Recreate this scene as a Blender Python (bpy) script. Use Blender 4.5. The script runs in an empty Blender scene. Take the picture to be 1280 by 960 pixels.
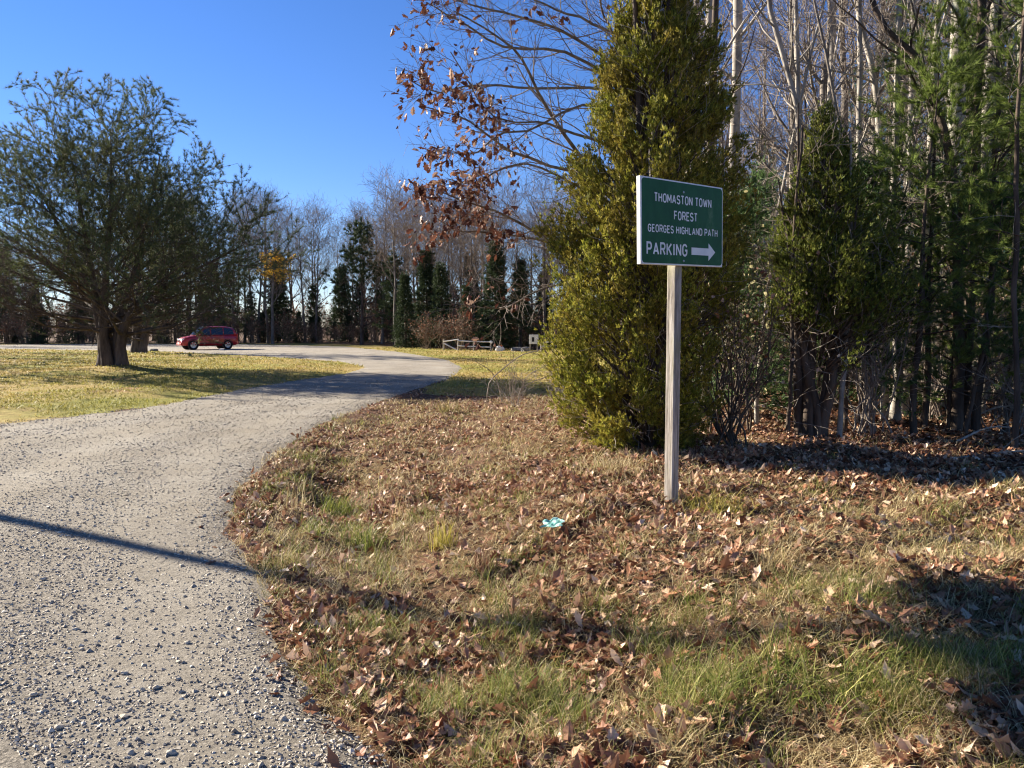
import bpy, math
import numpy as np
from mathutils import Vector

# ------------------------------------------------------------------ camera, sky, sun, exposure
sc = bpy.context.scene
COL = sc.collection
R = math.radians

cam_d = bpy.data.cameras.new('camera')
cam_d.sensor_width = 36.0
cam_d.lens = 27.0
cam_d.clip_start = 0.05
cam_d.clip_end = 3000.0
cam = bpy.data.objects.new('camera', cam_d)
COL.objects.link(cam)
cam.location = (0, 0, 1.6)
cam.rotation_euler = (R(90 - 4.17), 0, 0)
sc.camera = cam

SUN_EL = R(24.0)
SUN_AZ = math.atan2(-0.876, 0.482)          # measured from +Y towards +X
sun_vec = Vector((math.sin(SUN_AZ) * math.cos(SUN_EL), math.cos(SUN_AZ) * math.cos(SUN_EL), math.sin(SUN_EL)))

world = bpy.data.worlds.new('World')
sc.world = world
world.use_nodes = True
wn = world.node_tree
wn.nodes.clear()
sky = wn.nodes.new('ShaderNodeTexSky')
sky.sky_type = 'NISHITA'
sky.sun_disc = False
sky.sun_elevation = SUN_EL
sky.sun_rotation = SUN_AZ
sky.altitude = 0
sky.air_density = 1.0
sky.dust_density = 0.0
sky.ozone_density = 3.0
bg = wn.nodes.new('ShaderNodeBackground')
bg.inputs['Strength'].default_value = 0.05
wo = wn.nodes.new('ShaderNodeOutputWorld')
hs = wn.nodes.new('ShaderNodeHueSaturation')
hs.inputs['Saturation'].default_value = 1.18
wb = wn.nodes.new('ShaderNodeMix'); wb.data_type = 'RGBA'; wb.blend_type = 'MULTIPLY'; wb.inputs[0].default_value = 1.0
wb.inputs[7].default_value = (0.69, 0.73, 1.0, 1)      # white balance of the photograph
wn.links.new(sky.outputs[0], hs.inputs['Color'])
wn.links.new(hs.outputs[0], wb.inputs[6])
wn.links.new(wb.outputs[2], bg.inputs[0])
wn.links.new(bg.outputs[0], wo.inputs[0])

sun_d = bpy.data.lights.new('sun', 'SUN')
sun_d.energy = 5.0
sun_d.angle = R(0.5)
sun_d.color = (1.0, 0.91, 0.77)
sun = bpy.data.objects.new('sun', sun_d)
COL.objects.link(sun)
sun.rotation_euler = sun_vec.to_track_quat('Z', 'Y').to_euler()

sc.view_settings.view_transform = 'Standard'
sc.view_settings.look = 'None'
sc.view_settings.exposure = 1.78
sc.view_settings.gamma = 1.0
sc.cycles.filter_width = 1.15
sc.cycles.max_bounces = 6
sc.cycles.transparent_max_bounces = 4

# ------------------------------------------------------------------ helpers
rng = np.random.default_rng(7)

def lin(c):
    return tuple(((x / 255) / 12.92 if x <= 10 else (((x / 255) + 0.055) / 1.055) ** 2.4) for x in c) + (1.0,)

def mesh_np(name, V, quads=None, tris=None, smooth=False):
    me = bpy.data.meshes.new(name)
    V = np.ascontiguousarray(V, dtype=np.float32).reshape(-1, 3)
    me.vertices.add(len(V))
    me.vertices.foreach_set('co', V.ravel())
    q = np.zeros((0, 4), np.int32) if quads is None else np.asarray(quads, np.int32).reshape(-1, 4)
    t = np.zeros((0, 3), np.int32) if tris is None else np.asarray(tris, np.int32).reshape(-1, 3)
    nl = q.size + t.size
    me.loops.add(nl)
    me.loops.foreach_set('vertex_index', np.concatenate([q.ravel(), t.ravel()]))
    npoly = len(q) + len(t)
    me.polygons.add(npoly)
    ls = np.concatenate([np.arange(len(q)) * 4, q.size + np.arange(len(t)) * 3]).astype(np.int32)
    me.polygons.foreach_set('loop_start', ls)
    me.polygons.foreach_set('use_smooth', np.full(npoly, bool(smooth)))
    me.update(calc_edges=True)
    return me

class MB:
    """collects vertices, quads and triangles for ONE mesh object"""
    def __init__(s):
        s.v, s.q, s.t, s.n = [], [], [], 0
    def add(s, V, q=None, t=None):
        V = np.asarray(V, float).reshape(-1, 3)
        if q is not None and len(q): s.q.append(np.asarray(q, np.int64).reshape(-1, 4) + s.n)
        if t is not None and len(t): s.t.append(np.asarray(t, np.int64).reshape(-1, 3) + s.n)
        s.v.append(V); s.n += len(V)
        return s
    def box(s, c, d, rot=None):
        x, y, z = d[0] / 2, d[1] / 2, d[2] / 2
        V = np.array([(-x, -y, -z), (x, -y, -z), (x, y, -z), (-x, y, -z), (-x, -y, z), (x, -y, z), (x, y, z), (-x, y, z)])
        if rot is not None: V = V @ np.asarray(rot).T
        return s.add(V + np.asarray(c), [(0, 3, 2, 1), (4, 5, 6, 7), (0, 1, 5, 4), (1, 2, 6, 5), (2, 3, 7, 6), (3, 0, 4, 7)])
    def lathe(s, prof, c=(0, 0, 0), axis='z', k=16):
        a = np.arange(k) * 2 * math.pi / k
        rings = []
        for r, h in prof:
            p = np.stack([r * np.cos(a), r * np.sin(a), np.full(k, h)], 1)
            if axis == 'y': p = p[:, [0, 2, 1]]
            if axis == 'x': p = p[:, [2, 0, 1]]
            rings.append(p)
        V = np.concatenate(rings) + np.asarray(c)
        q = [(i * k + j, i * k + (j + 1) % k, (i + 1) * k + (j + 1) % k, (i + 1) * k + j) for i in range(len(prof) - 1) for j in range(k)]
        return s.add(V, q)
    def tubes(s, P, Rr, k=5):
        V, q = tube_geo(P, Rr, k)
        return s.add(V, q)
    def mesh(s, name, smooth=False):
        V = np.concatenate(s.v) if s.v else np.zeros((0, 3))
        return mesh_np(name, V, np.concatenate(s.q) if s.q else None, np.concatenate(s.t) if s.t else None, smooth)
    def obj(s, name, mat, parent=None, smooth=False, bevel=0):
        o = link(name, s.mesh(name, smooth), mat, parent)
        if bevel:
            b = o.modifiers.new('bevel', 'BEVEL'); b.width = bevel; b.segments = 2; b.limit_method = 'ANGLE'
        return o

def link(name, me, mat=None, parent=None):
    if mat is not None and len(me.materials) == 0:
        me.materials.append(mat)
    o = bpy.data.objects.new(name, me)
    COL.objects.link(o)
    if parent is not None: o.parent = parent
    return o

def tag(o, label=None, cat=None, group=None, kind=None):
    if label: o['label'] = label
    if cat: o['category'] = cat
    if group: o['group'] = group
    if kind: o['kind'] = kind
    return o

def thing(name, label, cat, loc=(0, 0, 0), rz=0.0, group=None, scale=1.0):
    o = bpy.data.objects.new(name, None)
    o.empty_display_size = 0.2
    COL.objects.link(o)
    o.location = loc; o.rotation_euler = (0, 0, rz); o.scale = (scale,) * 3
    return tag(o, label, cat, group)

def dup(root, loc, rz, label=None, scale=None):
    r = root.copy(); COL.objects.link(r)
    r.location = loc; r.rotation_euler = (0, 0, rz)
    if scale is not None: r.scale = scale if hasattr(scale, '__len__') else (scale,) * 3
    if label: r['label'] = label
    for ch in list(root.children):
        c = ch.copy(); COL.objects.link(c); c.parent = r
        for g in list(ch.children):
            d = g.copy(); COL.objects.link(d); d.parent = c
    return r

def nrm(a):
    return a / np.maximum(np.linalg.norm(a, axis=-1, keepdims=True), 1e-9)

def perp_frame(D):
    ref = np.where(np.abs(D[..., 2:3]) > 0.85, np.array([1.0, 0.0, 0.0]), np.array([0.0, 0.0, 1.0]))
    a = nrm(np.cross(D, ref)); b = np.cross(D, a)
    return a, b

def tube_geo(P, Rr, k):
    P = np.asarray(P, float); Rr = np.asarray(Rr, float)
    B, n, _ = P.shape
    T = nrm(np.gradient(P, axis=1))
    mean = nrm(T.mean(axis=1))
    ref = np.where(np.abs(mean[:, 2:3]) > 0.8, np.array([1.0, 0.0, 0.0]), np.array([0.0, 0.0, 1.0]))[:, None, :]
    N1 = nrm(np.cross(T, np.broadcast_to(ref, T.shape))); N2 = np.cross(T, N1)
    a = np.arange(k) * 2 * math.pi / k
    V = P[:, :, None, :] + Rr[:, :, None, None] * (np.cos(a)[None, None, :, None] * N1[:, :, None, :] + np.sin(a)[None, None, :, None] * N2[:, :, None, :])
    idx = np.arange(B * n * k).reshape(B, n, k)
    i0 = idx[:, :-1, :]; i1 = idx[:, 1:, :]
    q = np.stack([i0, np.roll(i0, -1, axis=2), np.roll(i1, -1, axis=2), i1], -1).reshape(-1, 4)
    return V.reshape(-1, 3), q

def resample(pts, n):
    p = np.asarray(pts, float)
    # catmull-rom through control points
    m = len(p)
    e = np.vstack([2 * p[0] - p[1], p, 2 * p[-1] - p[-2]])
    t = np.linspace(0, m - 1 - 1e-6, n); i = t.astype(int); f = (t - i)[:, None]
    a, b, c, d = e[i], e[i + 1], e[i + 2], e[i + 3]
    return 0.5 * (2 * b + (c - a) * f + (2 * a - 5 * b + 4 * c - d) * f ** 2 + (3 * b - a - 3 * c + d) * f ** 3)

def grow(P, Rr, count, t0, t1, length, ang, npts, up=0.0, wob=0.08, rfrac=0.5, rmax=9.0, rmin=0.002, tip=0.3, flat=0.0, rg=rng, lenjit=0.3):
    """children of a batch of branches: length may be a float or a function of t"""
    B, n, _ = P.shape
    j = np.tile(np.arange(count), B); par = np.repeat(np.arange(B), count)
    t = t0 + (t1 - t0) * (j + rg.random(B * count)) / count
    f = np.clip(t * (n - 1), 0, n - 1.001); i = f.astype(int); fr = (f - i)[:, None]
    p0 = P[par, i] * (1 - fr) + P[par, i + 1] * fr
    tan = nrm(P[par, i + 1] - P[par, i])
    r0 = Rr[par, i] * (1 - fr[:, 0]) + Rr[par, i + 1] * fr[:, 0]
    a, b = perp_frame(tan)
    az = j * 2.39996 + rg.random(B * count) * 0.9 + np.repeat(rg.random(B) * 6.28, count)
    pd = np.cos(az)[:, None] * a + np.sin(az)[:, None] * b
    if flat: pd[:, 2] *= (1 - flat); pd = nrm(pd)
    an = (ang(t) if callable(ang) else ang) + rg.normal(0, 0.12, B * count)
    d = nrm(np.cos(an)[:, None] * tan + np.sin(an)[:, None] * pd)
    L = (length(t) if callable(length) else np.full(B * count, length)) * (1 + lenjit * (rg.random(B * count) * 2 - 1))
    Q = np.zeros((B * count, npts, 3)); Q[:, 0] = p0
    st = (L / (npts - 1))[:, None]
    u = up(t)[:, None] if callable(up) else up
    for s in range(1, npts):
        d = d + rg.normal(0, wob, d.shape); d[:, 2:3] += u; d = nrm(d)
        Q[:, s] = Q[:, s - 1] + d * st
    rr = np.clip(r0 * rfrac, rmin, rmax)
    RR = np.maximum(rr[:, None] * np.linspace(1, tip, npts)[None, :], rmin * 0.6)
    return Q, RR, t, par

def needles(P, D, K, L, w, spread, rg=rng, jit=0.3):
    """tufts: K thin triangles fan out from each point"""
    T = len(P)
    a, b = perp_frame(D)
    az = rg.random((T, K)) * 6.283; an = spread * np.sqrt(rg.random((T, K)))
    pd = np.cos(az)[..., None] * a[:, None] + np.sin(az)[..., None] * b[:, None]
    d = np.cos(an)[..., None] * D[:, None] + np.sin(an)[..., None] * pd
    LL = L * (1 + jit * (rg.random((T, K, 1)) * 2 - 1))
    side = nrm(np.cross(d, nrm(rg.normal(0, 1, (T, K, 3))))) * (w / 2)
    base = P[:, None, :] + d * LL * 0.05
    V = np.stack([base - side, base + side, P[:, None, :] + d * LL], 2).reshape(-1, 3)
    return V, np.arange(T * K * 3).reshape(-1, 3)

def along(P, n, t0=0.2, t1=1.0, rg=rng):
    """n points and tangents per branch"""
    B, m, _ = P.shape
    t = t0 + (t1 - t0) * rg.random((B, n)); f = np.clip(t * (m - 1), 0, m - 1.001); i = f.astype(int); fr = (f - i)[..., None]
    bi = np.arange(B)[:, None]
    p = P[bi, i] * (1 - fr) + P[bi, i + 1] * fr
    d = nrm(P[bi, i + 1] - P[bi, i])
    return p.reshape(-1, 3), d.reshape(-1, 3)

# a lobed leaf: midrib and two margins
_lx = np.array([0.0, 0.14, 0.26, 0.40, 0.52, 0.66, 0.80, 1.0])
_lw = np.array([0.02, 0.17, 0.13, 0.29, 0.19, 0.30, 0.15, 0.0])
def lobed(Pc, D, N, L, curl, fold, rg=rng, simple=False):
    """leaves at Pc with axis D and face normal N, sizes L"""
    lx, lw = (_lx, _lw) if not simple else (np.array([0, .4, .75, 1.0]), np.array([0.03, .34, .22, 0]))
    m = len(lx); n = len(Pc)
    D = nrm(D); S = nrm(np.cross(N, D)); N = np.cross(D, S)
    V = np.zeros((n, m, 3, 3))
    L = np.broadcast_to(L, (n,))
    cz = curl[:, None] * (lx[None] ** 2)
    wj = 1 + 0.3 * (rg.random((n, m)) - 0.5)
    for si, sg in enumerate((-1, 0, 1)):
        z = cz + fold[:, None] * (abs(sg) * lw[None]) * (1 + (0.5 * sg) * rg.normal(0, 0.5, (n, 1)))
        if sg: z = z + rg.normal(0, 0.035, (n, m))
        V[:, :, si] = Pc[:, None] + L[:, None, None] * (lx[None, :, None] * D[:, None] + (sg * lw[None] * wj)[..., None] * S[:, None] + z[..., None] * N[:, None])
    idx = np.arange(n * m * 3).reshape(n, m, 3)
    q = np.concatenate([np.stack([idx[:, :-1, s], idx[:, :-1, s + 1], idx[:, 1:, s + 1], idx[:, 1:, s]], -1).reshape(-1, 4) for s in (0, 1)])
    return V.reshape(-1, 3), q

# ------------------------------------------------------------------ materials
def new_mat(name):
    m = bpy.data.materials.new(name); m.use_nodes = True
    nt = m.node_tree; nt.nodes.clear()
    out = nt.nodes.new('ShaderNodeOutputMaterial')
    p = nt.nodes.new('ShaderNodeBsdfPrincipled')
    nt.links.new(p.outputs[0], out.inputs[0])
    return m, nt, p, out

def N(nt, typ, **kw):
    n = nt.nodes.new(typ)
    for k, v in kw.items():
        if k in n.inputs: n.inputs[k].default_value = v
        else: setattr(n, k, v)
    return n

def ramp(nt, fac, stops):
    r = nt.nodes.new('ShaderNodeValToRGB')
    el = r.color_ramp.elements
    while len(el) < len(stops): el.new(0.5)
    for e, (p, c) in zip(el, stops):
        e.position = p; e.color = lin(c)
    nt.links.new(fac, r.inputs[0])
    return r.outputs[0]

def noise(nt, scale, detail=4, rough=0.6, stretch=None, coord='Object'):
    tc = nt.nodes.new('ShaderNodeTexCoord')
    src = tc.outputs[coord]
    if stretch:
        mp = nt.nodes.new('ShaderNodeMapping'); mp.inputs['Scale'].default_value = stretch
        nt.links.new(src, mp.inputs[0]); src = mp.outputs[0]
    n = N(nt, 'ShaderNodeTexNoise', Scale=scale, Detail=detail, Roughness=rough)
    nt.links.new(src, n.inputs['Vector'])
    return n.outputs[0]

def mixc(nt, fac, a, b, blend='MIX'):
    m = nt.nodes.new('ShaderNodeMix'); m.data_type = 'RGBA'; m.blend_type = blend
    if isinstance(fac, (int, float)): m.inputs[0].default_value = fac
    else: nt.links.new(fac, m.inputs[0])
    nt.links.new(a, m.inputs[6]); nt.links.new(b, m.inputs[7])
    return m.outputs[2]

def bump(nt, p, h, strength=0.5, dist=0.02, prev=None):
    b = N(nt, 'ShaderNodeBump', Strength=strength, Distance=dist)
    nt.links.new(h, b.inputs['Height'])
    if prev is not None: nt.links.new(prev, b.inputs['Normal'])
    nt.links.new(b.outputs[0], p.inputs['Normal'])
    return b.outputs[0]

def leaf_mat(name, isl, patch=None, pscale=1.5, transl=0.3, rough=0.6, pfac=0.5, spec=0.12, tcol=None):
    m, nt, p, out = new_mat(name)
    g = nt.nodes.new('ShaderNodeNewGeometry')
    c = ramp(nt, g.outputs['Random Per Island'], isl)
    if patch:
        nz = noise(nt, pscale, 3)
        r = nt.nodes.new('ShaderNodeMapRange'); r.inputs[1].default_value = 0.40; r.inputs[2].default_value = 0.62
        r.inputs[4].default_value = pfac * 1.6 if pfac < 0.6 else 1.0
        nt.links.new(nz, r.inputs[0])
        c = mixc(nt, r.outputs[0], c, ramp(nt, g.outputs['Random Per Island'], patch))
    nt.links.new(c, p.inputs['Base Color'])
    p.inputs['Roughness'].default_value = rough
    p.inputs['Specular IOR Level'].default_value = spec
    if transl > 0:
        t = nt.nodes.new('ShaderNodeBsdfTranslucent'); nt.links.new(c, t.inputs[0])
        mx = N(nt, 'ShaderNodeMixShader'); mx.inputs[0].default_value = transl
        nt.links.new(p.outputs[0], mx.inputs[1]); nt.links.new(t.outputs[0], mx.inputs[2]); nt.links.new(mx.outputs[0], out.inputs[0])
    return m

def bark_mat(name, a, b, scale=6, stretch=(1, 1, 0.25), bs=0.6, dist=0.02, moss=None, rough=0.85):
    m, nt, p, out = new_mat(name)
    n1 = noise(nt, scale, 6, 0.65, stretch)
    c = ramp(nt, n1, [(0.33, a), (0.66, b)])
    n2 = noise(nt, 1.3, 3)
    if moss:
        r = nt.nodes.new('ShaderNodeMapRange'); r.inputs[1].default_value = 0.5; r.inputs[2].default_value = 0.65; r.inputs[4].default_value = 0.8
        nt.links.new(n2, r.inputs[0]); c = mixc(nt, r.outputs[0], c, ramp(nt, n1, [(0.2, moss), (0.8, tuple(int(x * 1.2) for x in moss))]))
    nt.links.new(c, p.inputs['Base Color'])
    p.inputs['Roughness'].default_value = rough; p.inputs['Specular IOR Level'].default_value = 0.2
    bump(nt, p, n1, bs, dist)
    return m

def plain_mat(name, c, rough=0.5, metal=0.0, var=0.12, scale=8, spec=0.5, coat=0.0):
    m, nt, p, out = new_mat(name)
    n1 = noise(nt, scale, 4)
    a = tuple(max(0, int(x * (1 - var))) for x in c); b = tuple(min(255, int(x * (1 + var))) for x in c)
    nt.links.new(ramp(nt, n1, [(0.3, a), (0.7, b)]), p.inputs['Base Color'])
    p.inputs['Roughness'].default_value = rough; p.inputs['Metallic'].default_value = metal
    p.inputs['Specular IOR Level'].default_value = spec
    if coat: p.inputs['Coat Weight'].default_value = coat; p.inputs['Coat Roughness'].default_value = 0.06
    return m

M = {}
M['bark_grey'] = bark_mat('grey_bark', (80, 73, 66), (138, 129, 119), 7, (1, 1, 0.3))
M['bark_pale'] = bark_mat('pale_bark', (112, 105, 96), (176, 168, 156), 5, (1, 1, 0.6), 0.4, 0.012)
M['bark_lichen'] = bark_mat('lichen_bark', (90, 84, 75), (180, 172, 158), 4.5, (1, 1, 0.7), 0.8, 0.02, moss=(150, 156, 132))
M['bark_dark'] = bark_mat('dark_bark', (52, 44, 38), (104, 90, 78), 6, (1, 1, 0.22), 0.9, 0.04)
M['bark_pine'] = bark_mat('pine_bark', (54, 46, 41), (112, 98, 88), 5, (1, 1, 0.25), 1.0, 0.05)
M['twig'] = bark_mat('twig_bark', (104, 92, 82), (150, 138, 126), 9, None, 0.2, 0.01)
M['twig_far'] = bark_mat('far_twig_bark', (98, 84, 70), (150, 132, 112), 3, None, 0.1, 0.01)
M['dead'] = bark_mat('dead_twig', (118, 108, 98), (176, 166, 152), 9, None, 0.2, 0.01)
M['pine_needle'] = leaf_mat('pine_needles', [(0.0, (62, 80, 54)), (0.5, (88, 104, 68)), (1.0, (120, 124, 86))], [(0.0, (104, 96, 66)), (1.0, (130, 124, 82))], 0.5, 0.25, pfac=0.25)
M['sapling_needle'] = leaf_mat('sapling_needles', [(0.0, (78, 98, 44)), (0.5, (116, 136, 58)), (1.0, (162, 174, 96))], [(0.0, (78, 92, 46)), (1.0, (124, 138, 70))], 0.8, 0.32)
M['spruce'] = leaf_mat('spruce_foliage', [(0.0, (42, 54, 38)), (0.5, (66, 80, 54)), (1.0, (96, 106, 72))], None, 1, 0.12)
M['hemlock'] = leaf_mat('hemlock_foliage', [(0.0, (52, 72, 40)), (0.5, (80, 104, 58)), (1.0, (110, 132, 82))], None, 1, 0.3)
M['arbor'] = leaf_mat('arborvitae_foliage', [(0.0, (80, 90, 32)), (0.35, (118, 122, 44)), (0.8, (152, 150, 58)), (1.0, (180, 170, 88))], [(0.0, (104, 82, 40)), (1.0, (146, 118, 56))], 3.0, 0.35, pfac=0.35)
M['arbor_green'] = leaf_mat('green_arborvitae_foliage', [(0.0, (58, 74, 32)), (0.35, (92, 106, 42)), (0.8, (130, 138, 58)), (1.0, (164, 164, 86))], [(0.0, (76, 76, 36)), (1.0, (118, 110, 54))], 2.2, 0.3, pfac=0.3)
M['oak_leaf'] = leaf_mat('oak_leaves', [(0.0, (72, 44, 34)), (0.45, (106, 66, 50)), (0.75, (138, 94, 74)), (1.0, (188, 158, 134))], None, 1, 0.18, 0.5)
M['yellow_leaf'] = leaf_mat('yellow_leaves', [(0.0, (216, 160, 40)), (0.6, (238, 192, 66)), (1.0, (246, 214, 112))], None, 1, 0.4, 0.5)
M['litter'] = leaf_mat('fallen_leaves', [(0.0, (88, 56, 42)), (0.3, (126, 86, 64)), (0.58, (156, 116, 90)), (0.82, (186, 148, 120)), (0.94, (218, 188, 158)), (1.0, (234, 212, 184))], None, 1, 0.15, 0.45)
M['leaf_tan'] = leaf_mat('tan_leaf', [(0.0, (190, 152, 116)), (1.0, (222, 192, 156))], None, 1, 0.15, 0.45)
M['leaf_brown'] = leaf_mat('brown_leaf', [(0.0, (138, 94, 68)), (1.0, (172, 126, 96))], None, 1, 0.15, 0.45)
M['leaf_rust'] = leaf_mat('rust_leaf', [(0.0, (118, 62, 42)), (1.0, (146, 84, 56))], None, 1, 0.15, 0.45)
M['grass_green'] = leaf_mat('green_grass', [(0.0, (74, 88, 38)), (0.45, (112, 122, 54)), (0.75, (148, 148, 78)), (1.0, (186, 174, 116))], None, 1, 0.3, 0.5)
M['grass_straw'] = leaf_mat('straw_grass', [(0.0, (126, 108, 72)), (0.5, (176, 156, 112)), (1.0, (218, 202, 160))], None, 1, 0.3, 0.5)
M['grass_yellow'] = leaf_mat('yellow_grass', [(0.0, (128, 122, 50)), (0.6, (170, 158, 72)), (1.0, (204, 188, 112))], None, 1, 0.3, 0.5)
M['grass_mix'] = leaf_mat('mixed_grass', [(0.0, (110, 92, 60)), (0.3, (144, 124, 82)), (0.6, (170, 150, 104)), (1.0, (204, 186, 142))], [(0.0, (92, 98, 46)), (1.0, (150, 148, 84))], 1.6, 0.3, 0.5, pfac=.4)
M['lawn_grass'] = leaf_mat('lawn_grass_blades', [(0.0, (136, 118, 66)), (0.5, (168, 148, 84)), (1.0, (202, 182, 124))], [(0.0, (110, 114, 48)), (1.0, (158, 156, 80))], 0.16, 0.3, 0.6)
M['vine_leaf'] = leaf_mat('pale_leaves', [(0.0, (168, 160, 110)), (1.0, (206, 196, 150))], None, 1, 0.3)

# ------------------------------------------------------------------ terrain
ROAD = np.array([(-12.0, 2.6), (-10.6, 9.2), (-8.56, 12.75), (-7.8, 14.31), (-7.28, 15.8), (-7.13, 18.95), (-6.7, 22.93), (-5.91, 26.97), (-5.94, 30.77), (-7.83, 35.79), (-13.8, 42.8),
                 (-24.3, 52.6), (-36, 57.5), (-60, 63), (-90, 66), (-120, 67), (-120, 72), (-90, 71), (-60, 71.5), (-43, 77), (-28, 77), (-14.65, 67), (-7.5, 51.4), (-3.2, 38.5), (-1.93, 30.8), (-2.0, 24.0), (-2.85, 17.04),
                 (-3.2, 12.75), (-3.05, 9.85), (-2.73, 7.6), (-2.28, 6.06), (-1.76, 5.03), (-1.42, 4.3), (-1.13, 3.65), (-0.77, 3.1), (-0.2, 2.45), (0.9, 1.6), (3, 0.9), (3, -3), (-12, -3)])
LAWN = np.array([(-150, 20), (-14, 6), (-10.3, 9.0), (-8.2, 12.75), (-7.2, 15.8), (-6.5, 22.93), (-5.6, 27), (-5.6, 31), (-7, 36), (-5, 40), (-2.6, 33), (-2.0, 26), (-2.3, 19), (0, 17.5), (4.5, 19),
                 (7.0, 30), (6.5, 46), (3, 56), (-6, 60), (-12, 70), (-20, 82), (-45, 82), (-80, 80), (-150, 80)])

def sdist(poly, x, y):
    """signed distance, positive inside"""
    d2 = np.full(x.shape, 1e18); inside = np.zeros(x.shape, bool)
    n = len(poly)
    for i in range(n):
        x0, y0 = poly[i]; x1, y1 = poly[(i + 1) % n]
        ex, ey = x1 - x0, y1 - y0
        t = np.clip(((x - x0) * ex + (y - y0) * ey) / (ex * ex + ey * ey), 0, 1)
        d2 = np.minimum(d2, (x - x0 - t * ex) ** 2 + (y - y0 - t * ey) ** 2)
        if y0 != y1:
            c = ((y0 > y) != (y1 > y)) & (x < (x1 - x0) * (y - y0) / (y1 - y0) + x0)
            inside ^= c
    return np.where(inside, 1, -1) * np.sqrt(d2)

_sr = np.random.default_rng(3)
_waves = [(f, _sr.random() * 6.28, _sr.random() * 6.28, _sr.random() * 6.28) for f in (0.35, 0.6, 0.9, 1.4, 2.1, 3.2, 4.7, 7.0, 10.0)]
def wav(x, y, lo=0, hi=9):
    s = 0
    for f, a, p, q in _waves[lo:hi]:
        s = s + np.sin(f * (x * math.cos(a) + y * math.sin(a)) * 2 + p) * np.sin(f * (-x * math.sin(a) + y * math.cos(a)) * 1.7 + q) / (0.6 + f)
    return s
def sm(t):
    t = np.clip(t, 0, 1); return t * t * (3 - 2 * t)

def height(x, y):
    x = np.asarray(x, float); y = np.asarray(y, float)
    sd = sdist(ROAD, x, y); d = np.maximum(-sd, 0)
    right = sm((x + 4.2) / 0.8)
    far = 1 - sm((y - 11) / 9) * (1 - sm((x - 2.0) / 2.5))
    h = 0.31 * sm((x + 1.0 - 0.38 * np.clip(5.4 - y, 0, 4)) / 2.1) * sm((d + 0.1) / 1.6) * far * right * sm((y + 2) / 4)
    h = h - 0.2 * np.exp(-((d - 0.95) / 0.5) ** 2) * np.exp(-((y - 7.9) / 1.5) ** 2) * right
    h = h - 0.05 * np.exp(-((d - 0.9) / 0.5) ** 2) * right * sm((y - 2) / 2) * (1 - sm((y - 14) / 8))
    # lawn on the left a little proud of the gravel, a mound round the pine
    h = h + (1 - right) * 0.10 * sm(d / 2.5) * (1 - sm((y - 30) / 10))
    h = h + 0.22 * np.exp(-(((x + 14.1) / 1.6) ** 2 + ((y - 27) / 1.6) ** 2))
    h = h + (np.maximum(wav(x, y, 4, 9), -.25) * 0.075 * right * (1 - sm((y - 9) / 6)) + wav(x, y, 2, 9) * 0.022) * sm(d / 0.5) + wav(x, y, 1, 6) * 0.006
    h = h + sm((np.hypot(x, y) - 130) / 200) * 2.0
    return h

def polar_grid(nr, na, r0, r1):
    r = np.geomspace(r0, r1, nr)
    a = np.concatenate([np.linspace(-50, 50, na), np.linspace(50, 310, 70)[1:-1]]) * math.pi / 180
    X = r[:, None] * np.sin(a)[None]; Y = r[:, None] * np.cos(a)[None]
    m = len(a); idx = np.arange(nr * m).reshape(nr, m)
    q = np.stack([idx[:-1], np.roll(idx, -1, 1)[:-1], np.roll(idx, -1, 1)[1:], idx[1:]], -1).reshape(-1, 4)[:, ::-1]
    return X.ravel(), Y.ravel(), q

gx, gy, gq = polar_grid(230, 330, 0.6, 900)
gz = height(gx, gy)
road_sd = sdist(ROAD, gx, gy) + wav(gx, gy, 3, 9) * 0.09 * sm((60 - gy) / 40)
lawn_sd = sdist(LAWN, gx, gy) + wav(gx, gy, 1, 8) * 0.25

# forest floor / bank soil
m, nt, p, out = new_mat('bank_soil')
n1 = noise(nt, 14, 6, 0.7); n2 = noise(nt, 0.9, 4)
c1 = ramp(nt, n1, [(0.3, (44, 32, 26)), (0.5, (88, 64, 50)), (0.7, (146, 112, 88))])
c2 = ramp(nt, n1, [(0.3, (52, 40, 28)), (0.55, (100, 80, 54)), (0.75, (156, 132, 96))])
r = nt.nodes.new('ShaderNodeMapRange'); r.inputs[1].default_value = 0.45; r.inputs[2].default_value = 0.6; nt.links.new(n2, r.inputs[0])
nt.links.new(mixc(nt, r.outputs[0], c1, c2), p.inputs['Base Color'])
p.inputs['Roughness'].default_value = 0.95; p.inputs['Specular IOR Level'].default_value = 0.1
bump(nt, p, n1, 0.9, 0.04)
M['soil'] = m
V = np.stack([gx, gy, gz], 1)
cx = np.array([[0, 0, float(height(np.array([0.0]), np.array([0.0]))[0])]])
ring0 = np.arange(330 + 68)
tri0 = np.stack([np.full(398, len(V)), np.roll(ring0, -1), ring0], 1)
ground = link('ground', mesh_np('ground', np.vstack([V, cx]), gq, tri0, True), M['soil'])
tag(ground, 'leaf strewn brown bank and forest floor', None, kind='structure')

def overlay(name, sd, lift, mat, reach):
    keep = (sd > -reach)
    z = gz + np.clip(sd * lift / 0.12, -0.06, lift)
    qk = keep[gq].any(axis=1)
    q = gq[qk]
    used = np.unique(q); mp = np.full(len(gx), -1); mp[used] = np.arange(len(used))
    z = np.where(keep, z, gz - 0.06)
    return link(name, mesh_np(name, np.stack([gx, gy, z], 1)[used], mp[q], None, True), mat)

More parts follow.
